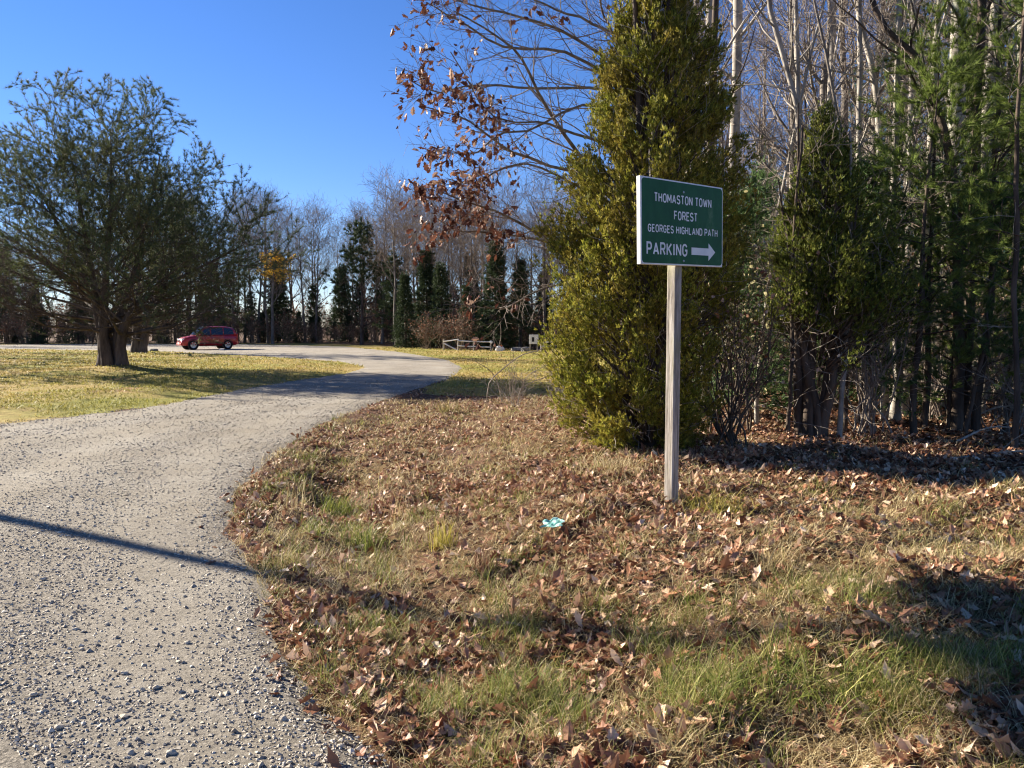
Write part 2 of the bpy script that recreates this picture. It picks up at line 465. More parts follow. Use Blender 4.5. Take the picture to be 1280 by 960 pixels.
# lawn
m, nt, p, out = new_mat('lawn_turf')
n1 = noise(nt, 6, 6, 0.75); n2 = noise(nt, 0.22, 4, 0.6); n3 = noise(nt, 40, 3)
c1 = ramp(nt, n1, [(0.3, (122, 102, 60)), (0.55, (162, 140, 84)), (0.75, (192, 170, 112))])
c2 = ramp(nt, n1, [(0.3, (94, 96, 42)), (0.55, (136, 132, 62)), (0.75, (170, 160, 90))])
c3 = ramp(nt, n1, [(0.3, (116, 84, 56)), (0.7, (172, 136, 94))])
r = nt.nodes.new('ShaderNodeMapRange'); r.inputs[1].default_value = 0.44; r.inputs[2].default_value = 0.56; nt.links.new(n2, r.inputs[0])
c = mixc(nt, r.outputs[0], c1, c2)
n4 = noise(nt, 0.45, 4)
r = nt.nodes.new('ShaderNodeMapRange'); r.inputs[1].default_value = 0.58; r.inputs[2].default_value = 0.7; r.inputs[4].default_value = 0.8; nt.links.new(n4, r.inputs[0])
c = mixc(nt, r.outputs[0], c, c3)
nt.links.new(c, p.inputs['Base Color'])
p.inputs['Roughness'].default_value = 0.95; p.inputs['Specular IOR Level'].default_value = 0.1
b1 = bump(nt, p, n1, 0.8, 0.06)
bump(nt, p, n3, 0.8, 0.03, b1)
M['turf'] = m
lawn = overlay('lawn', lawn_sd, 0.008, M['turf'], 1.2)
tag(lawn, 'straw green mown lawn around the gravel lot', kind='structure')

# gravel: two packed wheel tracks run along the drive, looser grey stone lies between and beside them
def tracks(x, y):
    d = sdist(ROAD, x, y) + 0.18 * np.sin(0.35 * y)
    near = 1 - sm((y - 32) / 12)
    t = .8 * np.exp(-((d - 0.75) / 0.42) ** 2) + np.exp(-((d - 2.35) / 0.45) ** 2) + 0.7 * np.exp(-((d - 3.6) / 0.4) ** 2)
    return np.clip(t * near + .5 * (1 - near) + 0.22 * wav(x, y, 2, 8) - .05, 0, .8)
m, nt, p, out = new_mat('gravel_surface')
n1 = noise(nt, 70, 6, 0.75); n2 = noise(nt, 0.8, 4, 0.6); n3 = noise(nt, 14, 6, 0.75); n5 = noise(nt, 240, 3, 0.7)
tc = nt.nodes.new('ShaderNodeTexCoord')
vo = N(nt, 'ShaderNodeTexVoronoi', Scale=95.0); nt.links.new(tc.outputs['Object'], vo.inputs['Vector'])
sep = nt.nodes.new('ShaderNodeSeparateColor'); nt.links.new(vo.outputs['Color'], sep.inputs[0])
ca = ramp(nt, sep.outputs[0], [(0.0, (112, 107, 100)), (0.4, (156, 150, 140)), (0.8, (178, 171, 159)), (1.0, (206, 198, 184))])
cb = ramp(nt, n1, [(0.3, (146, 139, 128)), (0.55, (182, 175, 162)), (0.75, (204, 197, 184))])
at = nt.nodes.new('ShaderNodeAttribute'); at.attribute_name = 'track'
c = mixc(nt, at.outputs['Fac'], ca, cb)
sep2 = ramp(nt, sep.outputs[1], [(0.0, (120, 117, 112)), (0.3, (214, 211, 205)), (1.0, (255, 254, 252))])
c = mixc(nt, 0.4, c, sep2, 'MULTIPLY')
cg = ramp(nt, n3, [(0.3, (176, 172, 166)), (0.62, (255, 253, 249))])
c = mixc(nt, 0.4, c, cg, 'MULTIPLY')
cn_ = ramp(nt, n2, [(0.35, (214, 205, 190)), (0.65, (255, 253, 250))])
c = mixc(nt, 0.6, c, cn_, 'MULTIPLY')
nt.links.new(c, p.inputs['Base Color'])
p.inputs['Roughness'].default_value = 0.92; p.inputs['Specular IOR Level'].default_value = 0.2
b1 = bump(nt, p, n1, 0.9, 0.02)
b2 = bump(nt, p, n3, 0.7, 0.05, b1)
bump(nt, p, n5, 0.6, 0.006, b2)
M['gravel'] = m
road = overlay('gravel_road', road_sd, 0.022, M['gravel'], 0.7)
tag(road, 'pale gravel drive curving to the parking lot', kind='structure')
rv = np.zeros(len(road.data.vertices) * 3, np.float32); road.data.vertices.foreach_get('co', rv); rv = rv.reshape(-1, 3)
ta = road.data.attributes.new('track', 'FLOAT', 'POINT'); ta.data.foreach_set('value', tracks(rv[:, 0].astype(float), rv[:, 1].astype(float)).astype(np.float32))

# the paved road the camera stands on
m, nt, p, out = new_mat('asphalt')
n1 = noise(nt, 120, 4); n2 = noise(nt, 3, 4)
c = mixc(nt, 0.5, ramp(nt, n1, [(0.3, (58, 58, 58)), (0.7, (112, 110, 106))]), ramp(nt, n2, [(0.3, (84, 83, 80)), (0.7, (120, 117, 112))]), 'MIX')
nt.links.new(c, p.inputs['Base Color']); p.inputs['Roughness'].default_value = 0.9
bump(nt, p, n1, 0.6, 0.006)
M['asphalt'] = m
PAVE = np.array([(-14, 3.6), (-3.0, 3.0), (-2.06, 2.93), (-1.70, 2.64), (-1.15, 2.1), (-0.2, 1.4), (3, 0.6), (3, -2.9), (-14, -2.9)])
pv = overlay('paved_road', sdist(PAVE, gx, gy) + wav(gx, gy, 5, 9) * 0.04, 0.03, M['asphalt'], 0.5)
tag(pv, 'dark asphalt edge of the road at the near left corner', kind='structure')

def z1(x, y):
    return float(height(np.array([x]), np.array([y]))[0])

# ---- loose stones
OCT = np.array([(1, 0, 0), (-1, 0, 0), (0, 1, 0), (0, -1, 0), (0, 0, 1), (0, 0, -1)], float)
OCF = np.array([(0, 2, 4), (2, 1, 4), (1, 3, 4), (3, 0, 4), (2, 0, 5), (1, 2, 5), (3, 1, 5), (0, 3, 5)])
def stones_geo(x, y, z, s, rg):
    n = len(x)
    v = OCT[None] * (0.55 + 0.75 * rg.random((n, 6, 1))) + rg.normal(0, 0.22, (n, 6, 3))
    v = v * (s[:, None, None] * np.stack([1 + .4 * rg.random(n), 1 + .2 * rg.random(n), .55 + .3 * rg.random(n)], 1)[:, None])
    a = rg.random(n) * 6.28; ca, sa = np.cos(a)[:, None], np.sin(a)[:, None]
    v = np.stack([v[..., 0] * ca - v[..., 1] * sa, v[..., 0] * sa + v[..., 1] * ca, v[..., 2]], -1)
    v = v + np.stack([x, y, z], 1)[:, None]
    f = OCF[None] + (np.arange(n) * 6)[:, None, None]
    return v.reshape(-1, 3), f.reshape(-1, 3)

M['stone'] = leaf_mat('loose_stone', [(0.0, (120, 112, 100)), (0.3, (158, 148, 134)), (0.7, (184, 174, 156)), (1.0, (210, 200, 182))], None, 1, 0, 0.85)
def polar_pts(n, d0, d1, xm, rg, p=1.0):
    u = rg.random(n)
    y = d0 * (d1 / d0) ** (u ** p)
    x = y * (rg.random(n) * 2 - 1) * xm
    return x, y
rg = np.random.default_rng(11)
x, y = polar_pts(150000, 2.3, 24, 0.8, rg)
sd = sdist(ROAD, x, y)
patch = .55 - tracks(x, y) + .5 * wav(x, y, 3, 8)
keep = (sd > 0.02) & ((patch + rg.normal(0, 0.30, len(x)) > 0.0) | (rg.random(len(x)) < .18)) & (sdist(PAVE, x, y) < 0.0)
x, y = x[keep], y[keep]
s = 0.0027 + 0.0054 * rg.random(len(x)) ** 3 + 0.00042 * y
s *= np.where(rg.random(len(x)) < 0.06, 1.7, 1.0)
V, T = stones_geo(x, y, height(x, y) + 0.022 + s * 0.2, s, rg)
o = link('gravel', mesh_np('gravel', V, None, T), M['stone'], None)
tag(o, 'loose grey stones scattered over the gravel drive', kind='stuff')
# the bigger stones of the drive, one by one
sm_mesh = []
for k in range(6):
    mb = MB()
    a = np.linspace(0, 2 * math.pi, 8, endpoint=False)
    rr = 1 + 0.25 * rg.normal(0, 1, (3, 8)) * np.array([[.6], [.7], [.6]])
    lay = [(0.75, -0.35), (1.0, 0.0), (0.62, 0.42)]
    V = [np.stack([r0 * rr[i] * np.cos(a), r0 * rr[i] * np.sin(a) * 0.8, np.full(8, h) + 0.06 * rg.normal(0, 1, 8)], 1) for i, (r0, h) in enumerate(lay)] + [np.array([[0.05, 0, 0.52]])]
    q = [(i * 8 + j, i * 8 + (j + 1) % 8, (i + 1) * 8 + (j + 1) % 8, (i + 1) * 8 + j) for i in range(2) for j in range(8)]
    t = [(16 + j, 16 + (j + 1) % 8, 24) for j in range(8)]
    mb.add(np.concatenate(V), q, t); me = mb.mesh('stone'); me.materials.append(M['stone']); sm_mesh.append(me)
x, y = polar_pts(420, 2.45, 5.5, 0.72, rg)
ok = (sdist(ROAD, x, y) > 0.1) & (sdist(PAVE, x, y) < -0.02); x, y = x[ok][:90], y[ok][:90]
zz = height(x, y)
for i in range(len(x)):
    o = link('stone', sm_mesh[i % 6], None, road)
    s = 0.009 + 0.011 * rg.random() ** 2
    o.scale = (s, s, s * 0.9); o.location = (x[i], y[i], zz[i] + 0.024 + s * 0.15); o.rotation_euler = (rg.normal(0, .2), rg.normal(0, .2), rg.random() * 6.28)

# ------------------------------------------------------------------ the sign on its post
M['sign_green'] = None
m, nt, p, out = new_mat('sign_green')
n1 = noise(nt, 5, 6, 0.75, (1, 1, .6)); n2 = noise(nt, 22, 4, 0.6, (1, 1, 0.3))
c = ramp(nt, n1, [(0.35, (14, 70, 34)), (0.58, (24, 84, 42)), (0.72, (78, 110, 72))])
nt.links.new(c, p.inputs['Base Color'])
rr = nt.nodes.new('ShaderNodeMapRange'); rr.inputs[3].default_value = 0.4; rr.inputs[4].default_value = 0.6; p.inputs['Specular IOR Level'].default_value = 0.25; nt.links.new(n2, rr.inputs[0]); nt.links.new(rr.outputs[0], p.inputs['Roughness'])
M['sign_green'] = m
M['sign_white'] = plain_mat('reflective_white', (222, 222, 218), 0.45, 0, 0.06, 6)
M['board_edge'] = plain_mat('board_edge_white', (226, 226, 222), 0.6, 0, 0.08, 20)
M['steel'] = plain_mat('zinc_steel', (150, 150, 150), 0.4, 0.9)
m, nt, p, out = new_mat('weathered_post')
n1 = noise(nt, 9, 6, 0.7, (5, 5, 0.35)); n2 = noise(nt, 2.0, 4, 0.6, (2, 2, 1)); n3 = noise(nt, 60, 4, 0.7, (1, 1, 0.15))
c = ramp(nt, n1, [(0.3, (92, 84, 75)), (0.5, (150, 141, 130)), (0.7, (190, 183, 173))])
r = nt.nodes.new('ShaderNodeMapRange'); r.inputs[1].default_value = 0.5; r.inputs[2].default_value = 0.66; r.inputs[4].default_value = 0.65; nt.links.new(n2, r.inputs[0])
c = mixc(nt, r.outputs[0], c, ramp(nt, n3, [(0.35, (116, 116, 84)), (0.65, (168, 164, 124))]))
nt.links.new(c, p.inputs['Base Color']); p.inputs['Roughness'].default_value = 0.9; p.inputs['Specular IOR Level'].default_value = 0.2
b1 = bump(nt, p, n1, 0.5, 0.01); bump(nt, p, n3, 0.4, 0.004, b1)
M['post'] = m

PX, PY = 1.165, 5.56
PZ = z1(PX, PY)
PHI = R(40.5)
sign = thing('sign_post', 'green town forest parking sign with white lettering and arrow on a weathered wooden post', 'sign', (PX, PY, PZ), PHI)
mb = MB(); mb.box((0.004, 0.0, 0.97), (0.074, 0.074, 2.5))
mb.obj('post', M['post'], sign, bevel=0.005)
SW, SH, ST = 0.94, 0.585, 0.032
tilt = R(1.6)
panel = thing('sign_panel', None, None)
panel.parent = sign; panel.location = (0.008, -0.054, 2.335 - PZ); panel.rotation_euler = (0, -tilt, 0)
def rrect(w, h, r, k=6):
    pts = []
    for cx, cz, a0 in ((w / 2 - r, h / 2 - r, 0), (-w / 2 + r, h / 2 - r, 90), (-w / 2 + r, -h / 2 + r, 180), (w / 2 - r, -h / 2 + r, 270)):
        for i in range(k + 1):
            a = R(a0 + 90 * i / k); pts.append((cx + r * math.cos(a), cz + r * math.sin(a)))
    return np.array(pts)
def plate(mb, pts, y0, y1):
    n = len(pts); V = np.concatenate([np.stack([pts[:, 0], np.full(n, y), pts[:, 1]], 1) for y in (y0, y1)] + [np.array([[0, y0, 0], [0, y1, 0]])])
    j = np.arange(n); k = (j + 1) % n
    q = np.stack([j, j + n, k + n, k], 1)
    t = np.concatenate([np.stack([np.full(n, 2 * n), j, k], 1), np.stack([np.full(n, 2 * n + 1), k + n, j + n], 1)])
    return mb.add(V, q, t)
mb = MB(); mb.box((0, 0, 0), (SW, ST, SH)); bo = mb.obj('backing_board', M['board_edge'], panel, bevel=0.002)
mb = MB(); plate(mb, rrect(SW - 0.004, SH - 0.004, 0.03), -ST / 2 - 0.003, -ST / 2 + 0.0005); mb.obj('sign_border', M['sign_white'], panel)
mb = MB(); plate(mb, rrect(SW - 0.021, SH - 0.021, 0.026), -ST / 2 - 0.0045, -ST / 2 - 0.0015); mb.obj('sign_face', M['sign_green'], panel)
YF = -ST / 2 - 0.0058
# highway style strokes on a unit cell: lists of polylines, width 1, height 1
def arc(cx, cy, rx, ry, a0, a1, n=9):
    return [(cx + rx * math.cos(R(a0 + (a1 - a0) * i / n)), cy + ry * math.sin(R(a0 + (a1 - a0) * i / n))) for i in range(n + 1)]
GL = {
 'T': (.86, [[(0, 1), (1, 1)], [(.5, 1), (.5, 0)]]), 'H': (.9, [[(0, 0), (0, 1)], [(1, 0), (1, 1)], [(0, .52), (1, .52)]]),
 'O': (.92, [arc(.5, .68, .5, .32, 0, 180) + arc(.5, .32, .5, .32, 180, 360) + [(1, .68)]]),
 'M': (1.1, [[(0, 0), (0, 1), (.5, .25), (1, 1), (1, 0)]]), 'A': (1.02, [[(0, 0), (.5, 1), (1, 0)], [(.2, .3), (.8, .3)]]),
 'S': (.88, [arc(.5, .75, .5, .25, 20, 180) + [(0, .72)] + arc(.5, .75, .5, .25, 195, 250) + arc(.5, .26, .5, .26, 65, -20) + arc(.5, .26, .5, .26, -25, -160)]),
 'N': (.92, [[(0, 0), (0, 1), (1, 0), (1, 1)]]), 'W': (1.3, [[(0, 1), (.25, 0), (.5, .85), (.75, 0), (1, 1)]]),
 'F': (.8, [[(0, 0), (0, 1), (1, 1)], [(0, .52), (.85, .52)]]), 'R': (.9, [[(0, 0), (0, 1), (.6, 1)] + arc(.68, .75, .32, .25, 90, -90) + [(0, .5)], [(.5, .5), (1, 0)]]),
 'E': (.8, [[(1, 1), (0, 1), (0, 0), (1, 0)], [(0, .52), (.85, .52)]]),
 'G': (.92, [arc(.5, .68, .5, .32, 20, 180) + arc(.5, .32, .5, .32, 180, 360) + [(1, .48), (.55, .48)]]),
 'I': (.16, [[(.5, 0), (.5, 1)]]), 'L': (.78, [[(0, 1), (0, 0), (1, 0)]]),
 'D': (.9, [[(0, 0), (0, 1), (.5, 1)] + arc(.5, .66, .5, .34, 90, 0) + arc(.5, .34, .5, .34, 0, -90) + [(0, 0)]]),
 'P': (.86, [[(0, 0), (0, 1), (.6, 1)] + arc(.66, .73, .34, .27, 90, -90) + [(0, .46)]]), 'K': (.95, [[(0, 0), (0, 1)], [(1, 1), (.03, .38)], [(.32, .58), (1, 0)]]),
}
def ribbon(mb, pts, w, yo):
    p = np.array(pts, float)
    sg = nrm(p[1:] - p[:-1]); dots = (sg[1:] * sg[:-1]).sum(1)
    cut = [0] + [i + 1 for i, d_ in enumerate(dots) if d_ < 0.45] + [len(p) - 1]
    if len(cut) > 2:
        for a_, b_ in zip(cut[:-1], cut[1:]):
            q_ = p[a_:b_ + 1].copy(); s0, s1 = nrm(q_[1] - q_[0]), nrm(q_[-1] - q_[-2])
            if a_ > 0 and abs(dots[a_ - 1]) < 0.3: q_[0] -= s0 * w * 0.48
            if b_ < len(p) - 1 and abs(dots[b_ - 1]) < 0.3: q_[-1] += s1 * w * 0.48
            ribbon(mb, q_, w, yo); yo -= 0.00013
        return
    n = len(p)
    seg = nrm(p[1:] - p[:-1]); nn = np.stack([-seg[:, 1], seg[:, 0]], 1)
    mit = np.zeros((n, 2)); mit[0] = nn[0]; mit[-1] = nn[-1]
    for i in range(1, n - 1):
        mm = nn[i - 1] + nn[i]; l = np.dot(mm, mm)
        mit[i] = mm * 2 / max(l, 0.75)
    e = p.copy(); e[0] -= seg[0] * w * .0; e[-1] += seg[-1] * w * .0
    A = e + mit * w / 2; B = e - mit * w / 2
    V = np.concatenate([np.stack([q_[:, 0], np.full(n, yo), q_[:, 1]], 1) for q_ in (A, B)])
    j = np.arange(n - 1)
    mb.add(V, np.stack([j, j + n, j + n + 1, j + 1], 1))
def lettering(txt, cx, cz, w, h, stroke=0.155):
    gap, sw = 0.30, stroke * h
    adv = 0; items = []
    for ch in txt:
        if ch == ' ': adv += 0.42; items.append(None); continue
        gw = GL[ch][0] * 0.60; items.append((ch, adv, gw)); adv += gw + gap
    k = (w - sw) / ((adv - gap) * h); mb = None; c = 0
    def flush():
        if mb is not None: mb.obj('lettering', M['sign_white'], panel)
    for it in items + [None]:
        if it is None:
            flush(); mb = None; continue
        if mb is None: mb = MB()
        ch, x0, gw = it
        for pl in GL[ch][1]:
            c += 1
            ribbon(mb, [(cx - w / 2 + sw / 2 + (x0 + px * gw) * h * k, cz - h / 2 + sw / 2 + pz * (h - sw)) for px, pz in pl], sw, YF - 0.00012 * (c % 7))
lettering('THOMASTON TOWN', -0.005, 0.163, 0.655, 0.064)
lettering('FOREST', 0.018, 0.053, 0.27, 0.064)
lettering('GEORGES HIGHLAND PATH', 0.0, -0.047, 0.80, 0.054)
lettering('PARKING', -0.19, -0.184, 0.45, 0.090)
mb = MB()
ar = [(0.085, -0.161), (0.29, -0.161), (0.29, -0.124), (0.372, -0.187), (0.29, -0.25), (0.29, -0.213), (0.085, -0.213)]
V = [(x, YF, z) for x, z in ar] + [(x, YF + 0.002, z) for x, z in ar]
mb.add(V, [(0, 6, 5, 1)] + [(i, (i + 1) % 7, (i + 1) % 7 + 7, i + 7) for i in range(7)], [(2, 4, 3)])
mb.obj('arrow', M['sign_white'], panel)
for dz in (0.2, -0.2):
    mb = MB(); mb.lathe([(0.0, YF - 0.004), (0.008, YF - 0.003), (0.009, YF + 0.003)], (-0.008, 0, dz + (0.02 if dz > 0 else -0.06)), 'y', 10); mb.obj('bolt', M['steel'], panel)

# ------------------------------------------------------------------ crumpled teal wrapper
m, nt, p, out = new_mat('teal_film')
n1 = noise(nt, 26, 4)
nt.links.new(ramp(nt, n1, [(0.35, (88, 148, 136)), (0.55, (132, 182, 170)), (0.72, (206, 224, 216))]), p.inputs['Base Color']); p.inputs['Roughness'].default_value = 0.3
M['teal'] = m
g = np.linspace(-1, 1, 12); a, b = np.meshgrid(g, g, indexing='ij')
rg = np.random.default_rng(5)
hz = 0.5 * np.abs(np.sin(a * 2.6 + b * 1.7)) + 0.35 * np.abs(np.cos(b * 3.1 - a * 1.3)) + 0.12 * np.sin(7 * a + 4 * b * b) + 0.05 * rg.normal(0, 1, a.shape)
V = np.stack([a * 0.075 * (1 + .18 * np.sin(5 * b)), b * 0.052 * (1 + .22 * np.sin(4 * a + 1)), 0.02 + 0.022 * hz], -1).reshape(-1, 3)
idx = np.arange(144).reshape(12, 12)
q = np.stack([idx[:-1, :-1], idx[1:, :-1], idx[1:, 1:], idx[:-1, 1:]], -1).reshape(-1, 4)
o = link('wrapper', mesh_np('wrapper', V, q), M['teal'])
o.location = (0.29, 5.2, z1(0.29, 5.2) + 0.045); o.rotation_euler = (R(22), R(-8), R(-25)); o.scale = (0.95, 0.95, 1)
tag(o, 'crumpled teal plastic wrapper lying on the brown leaves', 'litter')

# ------------------------------------------------------------------ red car
m, nt, p, out = new_mat('red_paint')
n1 = noise(nt, 1.5, 3)
nt.links.new(ramp(nt, n1, [(0.3, (152, 10, 20)), (0.7, (166, 16, 26))]), p.inputs['Base Color'])
p.inputs['Roughness'].default_value = 0.35; p.inputs['Metallic'].default_value = 0.1; p.inputs['Coat Weight'].default_value = 0.6; p.inputs['Coat Roughness'].default_value = 0.05
M['red'] = m
M['glass'] = plain_mat('dark_glass', (20, 24, 28), 0.06, 0, 0.1, 3, 0.8)
M['rubber'] = plain_mat('rubber', (30, 30, 31), 0.85, 0, 0.15, 20, 0.2)
M['trim'] = plain_mat('black_trim', (38, 38, 40), 0.6, 0, 0.1, 10, 0.3)
M['alloy'] = plain_mat('alloy', (176, 178, 182), 0.3, 0.8, 0.05)
M['lamp'] = plain_mat('lamp_lens', (226, 228, 230), 0.12, 0.2, 0.04, 20, 0.8)
M['tail'] = plain_mat('tail_lens', (170, 20, 24), 0.15, 0, 0.05, 20, 0.7)
M['plate'] = plain_mat('number_plate', (214, 214, 206), 0.5, 0, 0.05)

CX, CY = -22.6, 57.1
car = thing('parked_car', 'dark red compact SUV parked on the gravel facing left', 'car', (CX, CY, z1(CX, CY) + 0.03), R(180 + 38), None, 0.93)
car.scale = (.92, .93, 1.0)
# local +x = front; length 4.4
st = np.array([-2.20, -2.17, -2.05, -1.75, -1.2, -0.6, 0.0, 0.5, 0.85, 1.15, 1.5, 1.8, 2.02, 2.16, 2.20])
top = np.array([0.92, 0.98, 1.02, 1.04, 1.05, 1.05, 1.04, 1.03, 1.02, 0.985, 0.94, 0.88, 0.80, 0.70, 0.58])     # shoulder / bonnet height
bot = np.array([0.42, 0.36, 0.30, 0.27, 0.25, 0.25, 0.25, 0.25, 0.25, 0.25, 0.26, 0.28, 0.30, 0.34, 0.40])
wid = np.array([0.70, 0.80, 0.86, 0.90, 0.91, 0.91, 0.91, 0.91, 0.91, 0.905, 0.89, 0.86, 0.80, 0.70, 0.58])
rows = []
for i in range(len(st)):
    w, t, b = wid[i], top[i], bot[i]
    mid = b + (t - b) * 0.55
    half = [(0.0, b), (w * 0.80, b), (w * 0.97, b + 0.07), (w, mid - 0.08), (w * 0.995, mid + 0.06), (w * 0.965, t - 0.07), (w * 0.90, t), (w * 0.5, t + 0.035), (0, t + 0.045)]
    ring = [(st[i], y, z) for y, z in half] + [(st[i], -y, z) for y, z in half[-2:0:-1]]
    rows.append(ring)
V = np.array(rows); n, k = V.shape[:2]
idx = np.arange(n * k).reshape(n, k)
q = np.stack([idx[:-1], idx[1:], np.roll(idx, -1, 1)[1:], np.roll(idx, -1, 1)[:-1]], -1).reshape(-1, 4)
mb = MB(); mb.add(V.reshape(-1, 3), q)
for i, rv in ((0, 1), (n - 1, 0)):
    c0 = V[i].mean(0)[None]; mb.add(np.concatenate([V[i], c0]), None, [((j + 1) % k, j, k) if not rv else (j, (j + 1) % k, k) for j in range(k)])
mb.obj('body', M['red'], car, smooth=True)
# cabin: pillars and roof
cs = np.array([-2.10, -1.98, -1.80, -1.3, -0.7, -0.1, 0.28, 0.62, 1.12])
ct = np.array([1.08, 1.40, 1.58, 1.655, 1.685, 1.675, 1.63, 1.40, 1.02])
rows = []
for i in range(len(cs)):
    f = (ct[i] - 1.0) / 0.68
    w0, w1 = 0.845, 0.845 - 0.20 * f
    half = [(0, 0.98), (w0, 0.98), (w0 - 0.0 - 0.10 * f, 1.0 + (ct[i] - 1.0) * 0.5), (w1 + 0.02, ct[i] - 0.09 * f), (w1 - 0.09, ct[i] - 0.01), (w1 * 0.45, ct[i] + 0.025), (0, ct[i] + 0.03)]
    rows.append([(cs[i], y, z) for y, z in half] + [(cs[i], -y, z) for y, z in half[-2:0:-1]])
V = np.array(rows); n, k = V.shape[:2]; idx = np.arange(n * k).reshape(n, k)
q = np.stack([idx[:-1], idx[1:], np.roll(idx, -1, 1)[1:], np.roll(idx, -1, 1)[:-1]], -1).reshape(-1, 4)
mb = MB(); mb.add(V.reshape(-1, 3), q); mb.obj('roof', M['red'], car, smooth=True)
def side_y(z): return 0.857 - 0.215 * (z - 1.0) / 0.68
def sheet(pts, name, mat, th=0.012, nrm_y=1):
    """closed plate from an ordered outline"""
    mb = MB(); P = np.array(pts, float); nrm_ = np.cross(P[1] - P[0], P[2] - P[0]); nrm_ /= np.linalg.norm(nrm_)
    n = len(P); c = P.mean(0)
    V = np.concatenate([P + nrm_ * th / 2, P - nrm_ * th / 2, [c + nrm_ * th / 2], [c - nrm_ * th / 2]])
    j = np.arange(n); kk = (j + 1) % n
    mb.add(V, np.stack([j, kk, kk + n, j + n], 1), np.concatenate([np.stack([np.full(n, 2 * n), j, kk], 1), np.stack([np.full(n, 2 * n + 1), kk + n, j + n], 1)]))
    return mb.obj(name, mat, car)
for s in (1, -1):
    def sp(l): return [(x, s * (side_y(z) + 0.012), z) for x, z in l]
    sheet(sp([(0.90, 1.06), (0.02, 1.06), (0.02, 1.56), (0.30, 1.55), (0.58, 1.34)]), 'side_window', M['glass'])
    sheet(sp([(-0.06, 1.06), (-0.98, 1.07), (-0.98, 1.57), (-0.06, 1.575)]), 'side_window', M['glass'])
    sheet(sp([(-1.06, 1.07), (-1.84, 1.10), (-1.76, 1.42), (-1.52, 1.55), (-1.06, 1.57)]), 'side_window', M['glass'])
    for x0, x1 in ((0.02, 0.98), (-0.98, -0.02)):
        d = sheet([(x1, s * 0.914, 0.42), (x0, s * 0.914, 0.42), (x0, s * 0.916, 0.80), (x0, s * 0.892, 1.0), (x1, s * 0.892, 1.0), (x1, s * 0.916, 0.8)], 'door', M['red'], 0.02)
        mb = MB(); mb.box((x0 + 0.14, s * 0.93, 0.9), (0.17, 0.03, 0.03)); mb.obj('handle', M['red'], d)
    mb = MB(); mb.box((-0.03, s * 0.918, 0.47), (1.9, 0.02, 0.07)); mb.obj('side_moulding', M['trim'], car)
    mb = MB(); mb.box((0.86, s * 1.0, 1.10), (0.12, 0.2, 0.14)); mb.obj('mirror', M['red'], car, bevel=0.03)
    mb = MB(); mb.tubes(np.array([resample([(0.2, s * 0.60, 1.66), (0.1, s * 0.60, 1.72), (-0.8, s * 0.60, 1.75), (-1.6, s * 0.60, 1.68), (-1.7, s * 0.6, 1.63)], 12)]), np.full((1, 12), 0.018), 6); mb.obj('roof_rail', M['trim'], car)
    mb = MB(); mb.box((2.03, s * 0.60, 0.74), (0.24, 0.32, 0.14)); hl = mb.obj('headlight', M['lamp'], car, bevel=0.04); hl.rotation_euler = (0, 0, 0)
    mb = MB(); mb.box((2.14, s * 0.52, 0.47), (0.1, 0.14, 0.09)); mb.obj('fog_lamp', M['lamp'], car, bevel=0.03)
    mb = MB(); mb.box((-2.13, s * 0.72, 1.0), (0.12, 0.16, 0.30)); mb.obj('tail_light', M['tail'], car, bevel=0.03)
    for wx in (1.36, -1.30):
        mb = MB(); mb.lathe([(0.0, s * 0.80), (0.405, s * 0.80), (0.405, s * 0.918), (0.36, s * 0.92)], (wx, 0, 0.37), 'y', 24); mb.obj('wheel_arch', M['trim'], car)
        wh = thing('wheel', None, None); wh.parent = car; wh.location = (wx, s * 0.82, 0.345)
        mb = MB(); mb.lathe([(0.23, -0.10), (0.32, -0.11), (0.345, -0.08), (0.345, 0.08), (0.32, 0.115), (0.23, 0.11)], (0, s * 0.01, 0), 'y', 24); mb.obj('tyre', M['rubber'], wh, smooth=True)
        mb = MB(); mb.lathe([(0.235, 0.105), (0.215, 0.10), (0.205, 0.04), (0.0, 0.03)], (0, 0, 0), 'y', 20)
        for kk in range(5):
            a = kk * 2 * math.pi / 5; ca, sa = math.cos(a), math.sin(a)
            mb.box((0.13 * ca, 0.085, 0.13 * sa), (0.17, 0.03, 0.055), [[ca, 0, -sa], [0, 1, 0], [sa, 0, ca]])
        mb.lathe([(0.05, 0.11), (0.05, 0.03)], (0, 0, 0), 'y', 10)
        rim = mb.obj('rim', M['alloy'], wh); rim.scale = (1, s, 1)
sheet([(1.10, 0.74, 1.045), (1.10, -0.74, 1.045), (0.34, -0.56, 1.625), (0.34, 0.56, 1.625)], 'windscreen', M['glass'], 0.02).location = (0.05, 0, 0.03)
sheet([(-2.10, -0.66, 1.12), (-2.10, 0.66, 1.12), (-1.84, 0.56, 1.54), (-1.84, -0.56, 1.54)], 'rear_window', M['glass'], 0.02).location = (-0.02, 0, 0.02)
mb = MB(); mb.box((2.14, 0, 0.40), (0.2, 1.3, 0.2)); mb.obj('front_bumper', M['red'], car, bevel=0.05)
mb = MB(); mb.box((-2.14, 0, 0.48), (0.22, 1.5, 0.24)); mb.obj('rear_bumper', M['red'], car, bevel=0.05)
mb = MB(); mb.box((2.20, 0, 0.66), (0.05, 0.7, 0.12)); mb.obj('grille', M['trim'], car, bevel=0.01)
mb = MB(); mb.box((2.25, 0, 0.46), (0.012, 0.31, 0.155)); mb.obj('number_plate', M['plate'], car)

